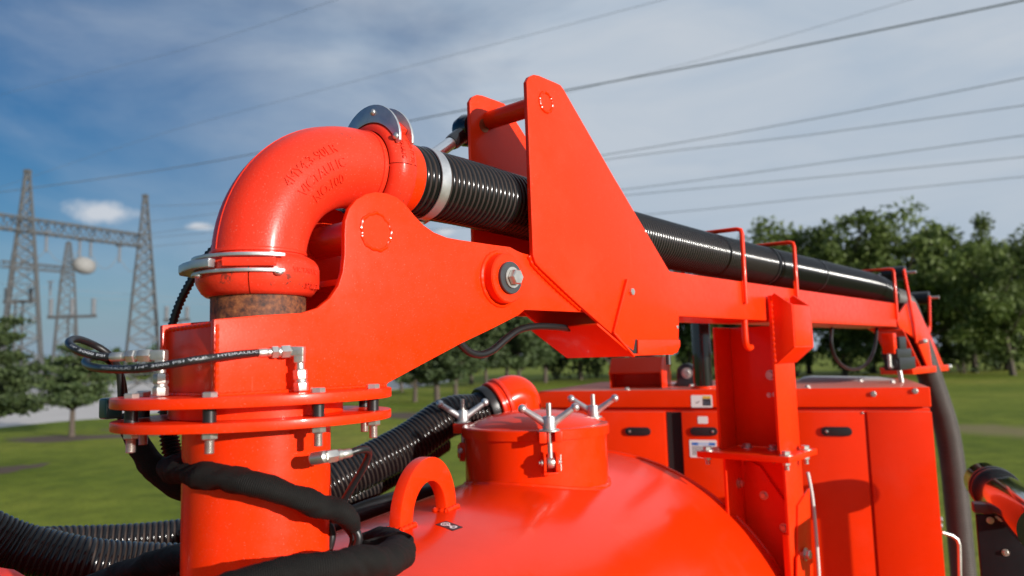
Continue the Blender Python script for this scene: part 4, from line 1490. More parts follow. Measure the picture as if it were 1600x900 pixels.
# outlet elbow behind the lid with its hose
oc = on_y(810, 640, 3.05)
oe = thing('outlet_elbow', 'red pipe elbow rising behind the manhole lid towards the ribbed hose', 'pipe elbow', V((oc.x, oc.y, ZT - .05)))
zo = on_y(810, 617, 3.05).z
hd = (on_y(640, 692, 2.82) - V((oc.x, oc.y, zo)))
hdir = V((hd.x, hd.y, hd.z)).normalized()
ro = .105
pt0 = V((oc.x, oc.y, ZT - .04))
p_up = V((oc.x, oc.y, zo - .055))
p_out = V((oc.x, oc.y, zo)) + hdir * .075
pts = [pt0, pt0.lerp(p_up, .5), p_up]
ctrl = V((oc.x, oc.y, zo + .012))
for i in range(1, 15):
    t = i / 14
    pts.append(p_up * (1 - t) ** 2 + ctrl * 2 * t * (1 - t) + p_out * t * t)
pts.append(p_out + hdir * .03)
m = MB().tube(pts, .094, 48)
O('elbow_body', m, PAINT_TANK, oe, angle=60)
m = MB()
m.lathe([(.094, 0), (.101, .004), (.103, .012), (.101, .020), (.094, .024)], p_out, hdir, 48)
m.lathe([(.094, 0), (.0975, .004), (.0975, .016), (.094, .02)], p_out + hdir * .032, hdir, 48)
O('coupling_ring', m, PAINT_CAST, oe)
h0 = p_out + hdir * .05
hp_ = [h0, h0 + hdir * .08] + [on_y(*p) for p in ((700, 652, 2.90), (640, 692, 2.82), (580, 724, 2.74), (515, 756, 2.66), (460, 790, 2.6), (400, 850, 2.56), (350, 960, 2.55), (320, 1100, 2.55))]
t = thing('outlet_hose', 'thick black ribbed hose sloping from the red outlet elbow down behind the column', 'hose', h0 - Z * .1)
O('hose_tube', hose_tube(resample(smooth(hp_, 8), .0027), .079, .0046), [HOSE, HOSE_DIRT], t, angle=80)
O('tie_band', MB().lathe([(.09, 0), (.092, .002), (.092, .03), (.09, .034)], h0 + hdir * .012, hdir, 40), RUBBER, t)
def long_hose(pts, r, label, depth=.0045, pitch=.0028, mats=None):
    return tag(O('hose', hose_tube(resample(smooth([on_y(*p) for p in pts], 8), pitch), r, depth), mats or [HOSE, HOSE_DIRT], angle=80), label, 'hose', 'ribbed hoses lying behind the column')
long_hose(((690, 690, 3.2), (640, 722, 3.05), (590, 752, 2.92), (540, 780, 2.82), (490, 806, 2.75), (430, 850, 2.7), (390, 960, 2.7)), .052, 'thinner black ribbed hose running just under the thick outlet hose')
long_hose(((430, 790, 2.85), (350, 822, 2.75), (290, 834, 2.68), (220, 842, 2.62), (150, 846, 2.56), (95, 848, 2.5), (40, 852, 2.42), (-60, 862, 2.3), (-200, 880, 2.2)), .055, 'grey black ribbed hose lying horizontally across the lower left behind the nearer coil', .0045, .0032, [HOSE, HOSE_DIRT])
long_hose(((-200, 760, 1.9), (-100, 800, 2.0), (0, 846, 2.1), (60, 864, 2.14), (130, 878, 2.18), (200, 884, 2.24), (280, 886, 2.3), (340, 886, 2.4), (420, 886, 2.5)), .070, 'glossy black ribbed hose curving in from the lower left corner', .005, .0027)
tag(O('cable', MB().tube(smooth([on_y(*p) for p in ((700, 762, 3.0), (640, 776, 2.85), (600, 788, 2.75), (560, 802, 2.7), (500, 830, 2.6))], 6), .035, 16), RUBBER), 'smooth black cable bundle lying along the far side of the tank', 'cable')
p0 = on_y(655, 776, 2.9)
tag(O('pipe_end', MB().tube([on_y(640, 768, 2.9), on_y(652, 776, 2.9), on_y(660, 784, 2.9)], .012, 12), GALV), 'small grey metal rod glimpsed through the opening of the lifting lug', 'rod')

# ------------------------------------------------------------------ machine deck and its wheels (the truck everything stands on)
bed = thing('truck_bed', 'red machine bed whose fender corner shows under the hose at the lower left', 'truck', V((0.6, 3.0, 0)))
m = MB()
m.box(tf(-.45, 2.6, DECK_Z - .07), S * 1.15, T * 2.6, Z * .07)
for a_ in (-1.0, .1):
    m.box(tf(a_, 2.6, DECK_Z - .28), S * .06, T * 2.6, Z * .14)
O('deck', m, PAINT, bed, bevel=.01)
m = MB()
q = [on_y(x, y, 1.7) for x, y in ((-60, 868), (-12, 893), (40, 905))]
fz = q[1].z
fc = q[1]
ft = MB()
pr = [(-.9, fz - .6), (-.9, fz - .02), (-.10, fz - .03), (-.03, fz - .05), (-.01, fz - .6)]
ft.prism(pr, lambda a, z: V((fc.x, fc.y, 0)) + S * a + T * -.5 + Z * z, lambda a, z: V((fc.x, fc.y, 0)) + S * a + T * .12 + Z * z)
O('fender', ft, PAINT, bed, bevel=.02)
for sg in (-1, 1):
    for t_ in (.9, 3.9):
        c = tf(-.45 + sg * 1.0, t_, .52)
        m = MB().lathe([(.34, -.14), (.48, -.14), (.52, -.09), (.52, .09), (.48, .14), (.34, .14), (.28, .06), (.12, .05), (.12, -.05), (.28, -.06), (.34, -.14)], c, S, 40, cap0=False, cap1=False)
        O('wheel', m, RUBBER, bed)
        O('axle_arm', MB().cyl(c - S * (sg * 1.0), c, .06, 14), DARKGREY, bed)
        m = MB()
        m.box(tf(-.45 + sg * .55, t_, .78), S * .05, T * .05, Z * .26)
        O('axle_bracket', m, DARKGREY, bed)
m = MB()
for t_ in (1.2, 2.8):
    cr = [(-.8, DECK_Z), (.8, DECK_Z), (.8, TZ - .35), (.68, TZ - .52)] + [(TR * math.sin(math.radians(a)) * .985, TZ - TR * math.cos(math.radians(a)) * .985) for a in range(48, -49, -8)] + [(-.68, TZ - .52), (-.8, TZ - .35)]
    m.prism(cr, lambda a, z: tf(TA + a, t_ - .04, z), lambda a, z: tf(TA + a, t_ + .04, z))
O('saddle', m, PAINT, tank, bevel=.004)

# ------------------------------------------------------------------ enclosure behind the tank
TE = 4.0
enc = thing('engine_enclosure', 'red sheet metal engine enclosure with flush doors and a dusty lid behind the boom rest', 'engine cover', tf(-.3, TE + .6, DECK_Z))
aR = on_t(1456, 640, TE)[0]
aL = on_t(842, 640, TE)[0]
z_top = on_t(1400, 605.5, TE)[1]
z_rail = on_t(1400, 638, TE)[1]
mid = (aR + aL) / 2
m = MB().box(tf(mid, TE + .66, (DECK_Z + z_rail) / 2), S * ((aR - aL) / 2 - .004), T * .63, Z * ((z_rail - DECK_Z) / 2))
O('body', m, PAINT_BOX, enc, bevel=.004)
m = MB().box(tf(mid, TE + .645, (z_top + z_rail) / 2 + .003), S * ((aR - aL) / 2), T * .645, Z * ((z_top - z_rail) / 2 - .002))
O('lid', m, PAINT_BOX, enc, bevel=.007, segs=3)
def face_panel(name, x0, x1, y0, y1, th, mat, parent, depth=TE, bev=.003, ref=None):
    a0, z0 = on_t(x0, y0, TE)
    a1, z1 = on_t(x1, y1, TE)
    m = MB().box(tf((a0 + a1) / 2, depth - th / 2 + .0, (z0 + z1) / 2), S * ((a1 - a0) / 2), T * (th / 2), Z * (abs(z0 - z1) / 2))
    return O(name, m, mat, parent, bevel=bev)
FACE = TE + .03
def door(x0, x1, latch_x, latch_y, key):
    a0, z0 = on_t(x0, 643.5, TE)
    a1, _ = on_t(x1, 643.5, TE)
    m = MB().box(tf((a0 + a1) / 2, FACE - .012, (z0 + DECK_Z + .06) / 2), S * ((a1 - a0) / 2), T * .012, Z * ((z0 - DECK_Z - .06) / 2))
    d = O('door', m, PAINT_BOX, enc, bevel=.003)
    la, lz = on_t(latch_x, latch_y, FACE - .024)
    pts = arc(.048, 0, .0225, -90, 90, 8) + arc(-.048, 0, .0225, 90, 270, 8)
    m = MB().prism(pts, lambda a, z: tf(la + a, FACE - .0235, lz + z), lambda a, z: tf(la + a, FACE - .033, lz + z))
    lt_ = O('latch', m, BLACKPLASTIC, d, bevel=.003)
    O('latch_lock', MB().lathe([(.007, 0), (.007, .003), (.004, .0045)], tf(la + key, FACE - .0329, lz), -T, 14), ZINC, lt_)
    return d
door(852, 1038, 997, 674, -.045)
d2 = door(1064, 1196, 1100, 674, .045)
door(1208, 1350, 1307, 674, -.045)
a0, z0 = on_t(1354, 643.5, TE)
m = MB().box(tf((a0 + aR) / 2, FACE - .014, (z0 + DECK_Z + .06) / 2), S * ((aR - a0) / 2 - .001), T * .0135, Z * ((z0 - DECK_Z - .06) / 2))
O('corner_panel', m, PAINT_BOX, enc, bevel=.003)
a0, z0 = on_t(1040, 644, TE); a1, _ = on_t(1063, 644, TE)
m = MB().box(tf((a0 + a1) / 2, FACE - .004, (z0 + DECK_Z + .06) / 2), S * ((a1 - a0) / 2 + .002), T * .002, Z * ((z0 - DECK_Z - .06) / 2))
O('painted_gap_shade', m, SHADE_BLACK, enc)  # thin dark sheet painting the shade of the opening between doors
def sticker(x0, x1, y0, y1, label, dep, prints, parent=None):
    a0, z1 = on_t(x0, y0, dep); a1, z0 = on_t(x1, y1, dep)
    rr = .006
    pts = round_poly([(a0, z0), (a1, z0), (a1, z1), (a0, z1)], rr)
    m = MB().prism(pts, lambda a, z: tf(a, dep, z), lambda a, z: tf(a, dep - .0012, z))
    st = O('sticker', m, WHITE, parent or enc)
    st['label'] = label
    by = {}
    for (u0, u1, v0, v1, mt) in prints:
        by.setdefault(mt.name, (mt, MB()))[1].add([tf(a0 + (a1 - a0) * u, dep - .0018, z1 + (z0 - z1) * v) for u, v in ((u0, v0), (u1, v0), (u1, v1), (u0, v1))], [(0, 1, 2, 3)])
    for mt, mm in by.values():
        O('print', mm, mt, st, recalc=False)
    return st
ln = [(.57, .92, .36 + i * .085, .41 + i * .085, GREYINK) for i in range(6)]
sticker(1079.5, 1113.5, 617.5, 636.5, 'white warning sticker with a yellow header over small print', TE - .0005, [(.55, .93, .08, .28, YELLOW), (.55, .93, .30, .34, INK)] + [(.55, .93, .345, .86, INK)] + [(.58, .90, .40 + i * .085, .43 + i * .085, PALEBLUE) for i in range(5)] + [(.22, .34, .58, .62, INK), (.34, .38, .48, .58, INK), (.24, .28, .62, .68, INK)])
sticker(1090, 1106.5, 650.5, 662, 'small blank white sticker above a latch', FACE - .0245, [], d2)
sticker(1077, 1121, 687, 715.5, 'white notice sticker with a blue and pale blue header over lines of print', FACE - .0245, [(.09, .32, .15, .31, BLUE), (.32, .72, .15, .31, PALEBLUE), (.72, .95, .15, .31, BLUE)] + [(.09, .93 - .05 * (i % 3), .37 + i * .075, .41 + i * .075, GREYINK) for i in range(7)] + [(.25, .9, .64, .70, INK)], d2)
for px, py in ((1365, 615.5), (1430, 611)):
    a_, z_ = on_t(px, py, TE)
    bolt(enc, tf(a_, TE + .0005, z_), -T, .012, .006, washer=.014)
a_, z_ = on_t(1348, 645.5, TE)
bolt(enc, tf(a_, FACE - .0238, z_), -T, .006, .003)
for px, dt in ((1262, .06), (980, .03), (1395, .5), (1345, .75)):
    a_, _ = on_t(px, 605, TE + dt)
    bolt(enc, tf(a_, TE + dt, z_top + .0005), Z, .013, .011, washer=.018)
# things on the enclosure roof
a0, _ = on_t(953, 600, TE + .22); a1, _ = on_t(1034, 600, TE + .22)
zh = on_t(1000, 558, TE + .22)[1]
aw = (a1 - a0) / 2; am = (a0 + a1) / 2
hood = thing('intake_hood', 'small red sheet metal hood with a sloping front on the enclosure roof', 'hood', tf(am, TE + .3, z_top))
m = MB()
zq = z_top + (zh - z_top) * .52
for sg in (-1, 1):
    cp = [(.22, z_top), (.50, z_top), (.50, zh), (.28, zh), (.20, zq), (.20, zq - .012), (.215, zq - .012)]
    a_ = am + sg * (aw - .004)
    m = MB().prism(cp, lambda t, z: tf(a_ - .004, TE + t, z), lambda t, z: tf(a_ + .004, TE + t, z))
    O('side_panel', m, PAINT, hood, bevel=.0015)
m = MB()
m.prism([(.28, zh), (.50, zh), (.50, zh - .008), (.283, zh - .008), (.203, zq - .008), (.20, zq)], lambda t, z: tf(am - aw + .008, TE + t, z), lambda t, z: tf(am + aw - .008, TE + t, z))
m.box(tf(am, TE + .33, (z_top + zq) / 2 + .01), S * (aw - .009), T * .006, Z * ((zq - z_top) / 2 + .009))
m.box(tf(am, TE + .25, z_top + .004), S * (aw - .009), T * .06, Z * .003)
O('top_panel', m, PAINT, hood, bevel=.0015)
ex = on_y(1099, 600, 4.02)
a_, t_ = ex.dot(S), ex.dot(T)
xz = on_y(1099, 506, 4.02).z
exh = thing('exhaust_pipe', 'glossy black upright exhaust pipe on the enclosure roof beside the boom rest', 'exhaust pipe', tf(a_, t_, z_top))
m = MB().lathe([(.050, 0), (.050, xz - z_top), (.046, xz - z_top), (.046, .2)], tf(a_, t_, z_top + .003), Z, 36, cap1=False)
O('pipe', m, BLACKGLOSS, exh)
O('pipe_flange', MB().lathe([(.066, 0), (.066, .012), (.05, .013)], tf(a_, t_, z_top + .0015), Z, 32), PAINT, exh)
bc = on_y(1074, 585, 4.35)
a_, t_ = bc.dot(S), bc.dot(T)
brg = thing('bearing_block', 'rounded black bearing block with a bolt in its face on the enclosure roof', 'bearing', tf(a_, t_, z_top))
pr = [(-.075, 0), (.075, 0), (.075, .018), (.058, .024)] + arc(0, .075, .058, 20, 160, 12) + [(-.058, .024), (-.075, .018)]
m = MB().prism(pr, lambda a, z: tf(a_ + a, t_ - .04, z_top + .001 + z), lambda a, z: tf(a_ + a, t_ + .04, z_top + .001 + z))
O('housing', m, BLACKPLASTIC, brg, bevel=.006)
bolt(brg, tf(a_ + .005, t_ - .040, z_top + .078), -T, .022, .016, washer=.032)
bolt(brg, tf(a_ + .035, t_ - .085, z_top + .001), Z, .014, .012, washer=.02)
m = MB().box(tf(a_ - .03, t_ + .22, z_top + .055), S * .05, T * .03, Z * .045)
m.box(tf(a_ - .08, t_ + .16, z_top + .008), S * .11, T * .05, Z * .007)
tag(O('junction_box', m, GALV, bevel=.006), 'small pale metal box behind the black bearing block on the roof', 'box')
wp_ = on_y(1312, 589, 4.55)
wp_ = V((wp_.x, wp_.y, z_top))
m = MB()
m.prism([(-.24, 0), (.30, 0), (.22, .014), (-.16, .026), (-.21, .02)], lambda a, z: wp_ + S * a + Z * (z + .001) + T * -.16, lambda a, z: wp_ + S * a + Z * (z + .001) + T * .16)
tag(O('access_cover', m, GREYTOP, bevel=.004), 'pale grey low cover lying on the dusty enclosure roof', 'cover')
# latch rod at the right edge of the enclosure
lr_ = [on_y(x, y, 3.62) for x, y in ((1472, 832), (1488, 837), (1496, 843), (1499, 852), (1500, 900), (1501, 980))]
rod = tag(O('latch_rod', MB().tube(lr_, .0085, 12), ZINC), 'bent silver rod sticking out of the right edge of the enclosure', 'rod')
m = MB()
for y_ in (812, 822):
    p = on_y(1472, y_, 3.6)
    m.hexa(p - S * .02, S, .014, .022)
O('rod_nut', m, ZINC, rod)

# ------------------------------------------------------------------ boom rest
s_w, s_f = 2.267, 2.075
rest = thing('boom_rest', 'upright red channel post with a slanted cradle plate carrying the boom', 'boom rest', bf(2.17, 0, DECK_Z))
z_pl = on_n(1222, 709, .13)[1]
z_rt = bbot - .012
m = MB()
m.box(bf(s_w, 0, (z_rt + z_pl) / 2), B * .006, N * .124, Z * ((z_rt - z_pl) / 2 - .001))
O('post_web', m, PAINT, rest, bevel=.002)
m = MB().box(bf((s_w + s_f + .05) / 2, -.13, (z_rt + z_pl) / 2), B * ((s_w - s_f - .05) / 2 + .006), N * .0058, Z * ((z_rt - z_pl) / 2))
O('post_flange', m, PAINT, rest, bevel=.002)
z_ct = on_n(1205, 462, .13)[1]
m = MB().box(bf((s_w + s_f) / 2, .13, (z_ct + z_pl) / 2), B * ((s_w - s_f) / 2 + .006), N * .0058, Z * ((z_ct - z_pl) / 2))
O('post_flange', m, PAINT, rest, bevel=.002)
# slanted cradle: a folded cap on the near flange
z_cb = on_n(1240, 545, .16)[1]
m = MB()
cp = [(.137, z_cb - .055), (.137, z_ct - .002), (.150, z_ct + .008), (.215, z_ct - .04), (.215, z_cb + .01)]
for s0_, s1_ in ((s_f - .006, s_f + .004), (s_w - .006, s_w + .006)):
    m.prism(cp, lambda n, z: bf(s0_, n, z), lambda n, z: bf(s1_, n, z))
m.box(bf((s_w + s_f) / 2, .2125, (z_ct - .04 + z_cb + .01) / 2), B * ((s_w - s_f) / 2 - .005), N * .0035, Z * ((z_ct - .05 - z_cb) / 2))
m.prism([(.137, z_cb - .055), (.145, z_cb - .055), (.2155, z_cb + .004), (.2155, z_cb + .010)], lambda n, z: bf(s_f - .005, n, z), lambda n, z: bf(s_w + .005, n, z))
O('cradle', m, PAINT, rest, bevel=.002)
m = MB()
m.tube(resample([bf(s_f - .004, .137, z_cb - .05), bf(s_f - .004, .137, z_ct - .02)], .006), lambda i: .006 + .0015 * math.sin(i * 1.8), 8)
O('weld_bead', m, PAINT_TANK, rest)
m = MB().box(bf((s_w + s_f) / 2, 0, z_pl - .012), B * .15, N * .185, Z * .0115)
O('base_plate', m, PAINT, rest, bevel=.002)
for s_, n_ in ((s_f - .02, -.155), (s_f - .02, .162), (s_w - .05, -.06), (s_w - .05, .05), (s_w - .02, .165)):
    bolt(rest, bf(s_, n_, z_pl - .0004), Z, .017, .014, washer=.024)
    bolt(rest, bf(s_, n_, z_pl - .0236), -Z, .015, .013, .010, .018, name='nut')
for s_off, n_, py, r_ in ((0, .04, 586, .016), (0, .028, 617, .008), (0, .052, 616, .008)):
    zz_ = on_s(1185, py, s_w)[1]
    bolt(rest, bf(s_w - .0063, n_, zz_), -B, r_, r_ * .6, washer=r_ * 1.3)
# lower bracket under the base plate
zbot = DECK_Z
zl1 = z_pl - .0245
m = MB().box(bf(s_w + .02, 0, (zl1 + zbot) / 2), B * .006, N * .12, Z * ((zl1 - zbot) / 2 - .001))
O('lower_web', m, PAINT, rest)
m = MB().box(bf(s_w - .09, -.108, (zl1 + zbot) / 2), B * .075, N * .0058, Z * ((zl1 - zbot) / 2 - .001))
O('lower_flange', m, PAINT, rest, bevel=.002)
m = MB().box(bf(s_w - .07, .128, (zl1 + zbot) / 2), B * .085, N * .0058, Z * ((zl1 - zbot) / 2 - .001))
O('lower_flange', m, PAINT, rest, bevel=.002)
zz1 = zl1 - .05
m = MB().prism([(-.10, zz1), (-.07, zz1 + .012), (-.03, zz1 - .005), (.119, zz1 - .22), (.119, zbot + .01), (-.10, zbot + .01)], lambda n, z: bf(s_w - .004, n, z), lambda n, z: bf(s_w + .0135, n, z))
O('gusset', m, PAINT, rest, bevel=.003)
for n_, dz in ((-.02, -.17), (.055, -.29), (-.02, -.42)):
    bolt(rest, bf(s_w - .0045, n_, zl1 + dz), -B, .013, .011, washer=.018)
a_ = on_n(1155, 755, -.10)
bolt(rest, bf(a_[0], -.1018, a_[1]), N, .015, .016, washer=.022)
q_ = [on_n(x, y, .134) for x, y in ((1244, 790), (1262, 762), (1266, 880), (1262, 960), (1242, 960))]
m = MB().prism(q_, lambda s, z: bf(s, .1342, z), lambda s, z: bf(s, .142, z))
O('side_gusset', m, PAINT, rest, bevel=.002)
q_ = [on_n(x, y, .150) for x, y in ((1246, 872), (1252, 862), (1270, 864), (1272, 960), (1246, 960))]
m = MB().prism(q_, lambda s, z: bf(s, .1422, z), lambda s, z: bf(s, .150, z))
O('side_gusset', m, PAINT, rest, bevel=.002)
a_ = on_n(1258, 866, .150)
bolt(rest, bf(a_[0], .1503, a_[1] - .0), N, .018, .016, washer=.025)
m = MB()
q_ = [(s_w - .155, .122), (s_w - .149, .122)]
m.box(bf(s_w - .158, .121, zl1 - .50), B * .004, N * .012, Z * .22)
O('edge_strip', m, PAINT, rest, bevel=.0015)
wc = [on_y(x, y, 3.2) for x, y in ((1262, 738), (1265, 752), (1269, 775), (1273, 810), (1277, 860), (1280, 910), (1282, 1000))]
tag(O('white_cord', MB().tube(smooth(wc, 6), .007, 10), CORD), 'thin white cord hanging beside the lower bracket in front of the right door', 'cord')

# ------------------------------------------------------------------ black tube and panel at the lower right
g0_ = on_y(1539, 752, 3.3)
gd = -T
gt = thing('tube_guard', 'glossy black tube above a black side panel at the lower right edge', 'guard rail', V((g0_.x, g0_.y, DECK_Z)))
m = MB().lathe([(.001, -.030), (.035, -.028), (.062, -.020), (.077, -.006), (.083, .014), (.083, .98)], g0_, gd, 48, cap0=False)
O('tube', m, BLACKGLOSS, gt)
l0 = g0_ + gd * .022
m = MB().cyl(V((l0.x, l0.y, DECK_Z)), l0 - Z * .03, .020, 20)
O('leg', m, BLACKGLOSS, gt)
for d_ in (.17, .225):
    m = MB().lathe([(.084, 0), (.090, .002), (.092, .012), (.090, .022), (.084, .024)], g0_ + gd * d_, gd, 40)
    O('rubber_strap', m, RUBBER, gt)
gz = g0_.z
m = MB()
m.bar(g0_ + gd * .92 - Z * .06, V(((g0_ + gd * 1.2).x, (g0_ + gd * 1.2).y, DECK_Z)), .05, .05, up=T)
O('leg', m, BLACKGLOSS, gt, bevel=.006)
tpn = g0_.dot(T) - .5
pa0, pz1 = on_t(1524, 803, tpn)
pa1, _ = on_t(1662, 803, tpn)
m = MB().box(tf((pa0 + pa1) / 2, tpn, (pz1 + DECK_Z) / 2), S * ((pa1 - pa0) / 2), T * .012, Z * ((pz1 - DECK_Z) / 2))
O('side_panel', m, BLACKPANEL, gt, bevel=.005)
_, pz2 = on_t(1524, 786, tpn)
m = MB().box(tf((pa0 + pa1) / 2, tpn + .02, (pz1 + pz2) / 2 + .001), S * ((pa1 - pa0) / 2 + .004), T * .03, Z * ((pz2 - pz1) / 2 - .002))
O('panel_frame', m, DARKGREY, gt, bevel=.005)
for px, py in ((1546, 812), (1570, 862)):
    a_, z_ = on_t(px, py, tpn)
    bolt(gt, tf(a_, tpn - .0125, z_), -T, .009, .006, washer=.013)

# ------------------------------------------------------------------ substation behind the lot
def lattice(name, base, H, wb, wt, waist_h, wm, label, bar_w=.2, n_low=8, n_up=7):
    t = thing(name, label, 'lattice tower', base, 'steel lattice towers of the substation')
    def half(h):
        return (wb + (wm - wb) * h / waist_h) / 2 if h <= waist_h else (wm + (wt - wm) * (h - waist_h) / (H - waist_h)) / 2
    cor = [(1, 1), (-1, 1), (-1, -1), (1, -1)]
    ca, sa = math.cos(.5), math.sin(.5)
    def P(k, h):
        w = half(h)
        x, y = cor[k][0] * w, cor[k][1] * w
        return base + V((x * ca - y * sa, x * sa + y * ca, h))
    for k in range(4):
        m = MB()
        m.bar(P(k, 0), P(k, waist_h), bar_w * 1.25)
        m.bar(P(k, waist_h), P(k, H), bar_w)
        O('leg', m, STEEL_FAR, t, recalc=False)
    m = MB()
    lev = [waist_h * (1 - (1 - i / n_low) ** 1.15) for i in range(n_low + 1)] + [waist_h + (H - waist_h) * i / n_up for i in range(1, n_up + 1)]
    for a, b in zip(lev, lev[1:]):
        for k in range(4):
            k2 = (k + 1) % 4
            m.bar(P(k, a), P(k2, b), bar_w * .75)
            m.bar(P(k2, a), P(k, b), bar_w * .6)
            m.bar(P(k, b), P(k2, b), bar_w * .5)
    m.box(base + Z * (H + .2), V((.35, 0, 0)), V((0, .35, 0)), Z * .25)
    O('bracing', m, STEEL_FAR, t, recalc=False)
    return t

def gpt(px, d):      # ground point in the column of pixel px at distance d
    r = ray(px, 540)
    p = r * (d / r.y)
    return V((p.x, p.y, 0))
t1, t2, t3 = gpt(34, 95), gpt(223, 110), gpt(103, 150)
lattice('lattice_tower', t1, 29.5, 5.0, .5, 18.6, 2.3, 'tallest steel lattice tower at the far left of the substation')
lattice('lattice_tower', t2, 29.3, 5.2, .5, 18.6, 2.3, 'right hand steel lattice tower at the end of the high truss beam')
lattice('lattice_tower', t3, 29.5, 5.0, .8, 22.0, 2.4, 'farther steel lattice tower standing between the two nearer ones', .2)

def truss(name, p, q, h, w, label, n=14, bw=.16):
    m = MB()
    d = (q - p).normalized()
    sx = V((d.y, -d.x, 0)).normalized() * (w / 2)
    def pt(t, a, b):
        return p.lerp(q, t) + sx * a + Z * (h * b)
    for a in (-1, 1):
        for b in (0, 1):
            m.bar(pt(0, a, b), pt(1, a, b), bw)
    for i in range(n):
        u, v = i / n, (i + 1) / n
        for a in (-1, 1):
            m.bar(pt(u, a, i % 2), pt(v, a, 1 - i % 2), bw * .65)
        m.bar(pt(u, -1, 0), pt(v, 1, 0), bw * .6)
        m.bar(pt(u, -1, 1), pt(v, 1, 1), bw * .6)
        m.bar(pt(u, -1, 0), pt(u, -1, 1), bw * .5)
    return tag(O(name, m, STEEL_FAR, recalc=False), label, 'truss beam', 'steel truss beams of the substation')
dd = (t2 - t1)
truss('truss_beam', t1 - dd * .9 + Z * 21.7, t2 + Z * 21.7, 1.75, 1.6, 'high steel truss beam spanning the two nearest lattice towers', 30)
truss('truss_beam', t3 - dd * .75 + Z * 23.5, t3 + Z * 23.5, 1.2, 1.2, 'lower looking truss beam running left from the farther lattice tower', 16, .14)

ins_labels = iter(('insulator string hanging from the high beam nearest the left tower', 'left one of the two insulator strings above the pale drum', 'right one of the two insulator strings above the pale drum', 'insulator string hanging from the high beam nearest the right tower', 'insulator string hanging alone left of the farther tower foot'))
def insulator(px, y0, y1, d, r=.26):
    p0, p1 = on_y(px, y0, d), on_y(px, y1, d)
    p1 = V((p0.x, p0.y, p1.z))
    L = (p0 - p1).length
    n = 9
    pr = []
    for i in range(n):
        h = L * i / n
        pr += [(r * .35, h), (r, h + L / n * .35), (r, h + L / n * .5), (r * .35, h + L / n * .62)]
    pr.append((r * .3, L))
    m = MB().lathe(pr, p1, Z, 12)
    m.bar(p0 - V((.55, 0, 0)), p0 + V((.55, 0, 0)), .18)
    tag(O('insulator', m, PORC), next(ins_labels), 'insulator', 'hanging insulators of the substation')
for a in ((73, 362, 394, 97.5), (125, 374, 402, 101.5), (142, 376, 402, 103), (187, 384, 410, 107), (79, 440, 462, 120)):
    insulator(*a)
lc = on_y(131, 415, 102)
m = MB()
pr = []
for i in range(25):
    a_ = -math.pi / 2 + math.pi * i / 24
    pr.append((max(.05, 1.55 * math.cos(a_) ** .8 - (.07 if i % 3 == 1 else 0)), 1.12 * math.sin(a_)))
m.lathe(pr, lc, V((.12, .25, 1)), 28)
trap = O('line_trap', m, TRAPW)
tag(trap, 'pale ribbed drum hanging under the truss beam between the towers', 'line trap')
def bus_support(pxs, y_bar, y_top, px_leg, d, label):
    c = on_y(px_leg, y_bar, d)
    t = thing('bus_support', label, 'bus support', V((c.x, c.y, 0)), 'bus supports of the substation')
    a, b = on_y(pxs[0] - 4, y_bar, d), on_y(pxs[-1] + 4, y_bar, d)
    O('cross_bar', MB().bar(a, V((b.x, b.y, a.z)), .45, .4), STEEL_FAR, t, recalc=False)
    for x in pxs:
        p = on_y(x, y_bar, d); q = on_y(x, y_top, d)
        L = q.z - a.z
        pr = []
        for i in range(7):
            h = L * i / 7
            pr += [(.16, h), (.38, h + L * .05), (.38, h + L * .08), (.16, h + L * .11)]
        O('post_insulator', MB().lathe(pr, V((p.x, p.y, a.z + .2)), Z, 12), PORC, t)
    for s_ in (-.5, .5):
        O('leg', MB().bar(V((c.x + s_, c.y, 0)), V((c.x + s_, c.y, a.z - .2)), .2), STEEL_FAR, t, recalc=False)
bus_support((79, 112, 146), 496, 468, 112, 105, 'grey bus support with three post insulators below the drum')
bus_support((260, 292), 501, 480, 276, 108, 'grey bus support with post insulators just left of the red elbow foot')
bus_support((10, 48), 472, 452, 30, 96, 'grey bus support inside the legs of the tallest tower')

wire_labels = ('faint topmost wire across the upper left sky', 'long faint wire dropping from the top centre to the left tower', 'boldest wire running from the upper right corner behind the red lug', 'faint wire just above the boldest wire at the upper right',
               'highest of the lower wires at the right', 'wire second below the bold wire at the right', 'middle wire of the lower bundle at the right', 'wire just above the lowest one at the right', 'lowest wire at the right just above the tree tops',
               'thin slack wire along the substation at the height of the bus supports', 'thin wire just above the bus wire')
WL = [
    ((0, 148, 120), (270, 82, 100), (530, -2, 70)),
    ((-20, 300, 125), (240, 213, 110), (520, 136, 90), (1050, -4, 60)),
    ((-20, 303, 112), (300, 258, 92), (650, 187, 70), (885, 141, 56), (1250, 72, 44), (1640, -8, 36)),
    ((820, 160, 90), (1100, 92, 74), (1440, -6, 56)),
    ((235, 322, 112), (345, 317, 104), (650, 286, 80), (945, 242, 62), (1270, 186, 52), (1640, 114, 44)),
    ((230, 347, 112), (345, 333, 104), (650, 296, 82), (950, 249, 64), (1270, 210, 54), (1640, 159, 46)),
    ((230, 366, 112), (345, 352, 104), (650, 331, 84), (975, 296, 66), (1270, 257, 56), (1640, 206, 48)),
    ((230, 372, 112), (345, 362, 104), (650, 338, 86), (980, 305, 70), (1270, 278, 60), (1640, 241, 52)),
    ((230, 386, 112), (345, 376, 106), (650, 360, 92), (1000, 336, 74), (1270, 309, 64), (1640, 272, 56)),
    ((-20, 462, 100), (146, 466, 105), (340, 476, 118)),
    ((-20, 440, 96), (100, 452, 105), (340, 470, 118)),
]
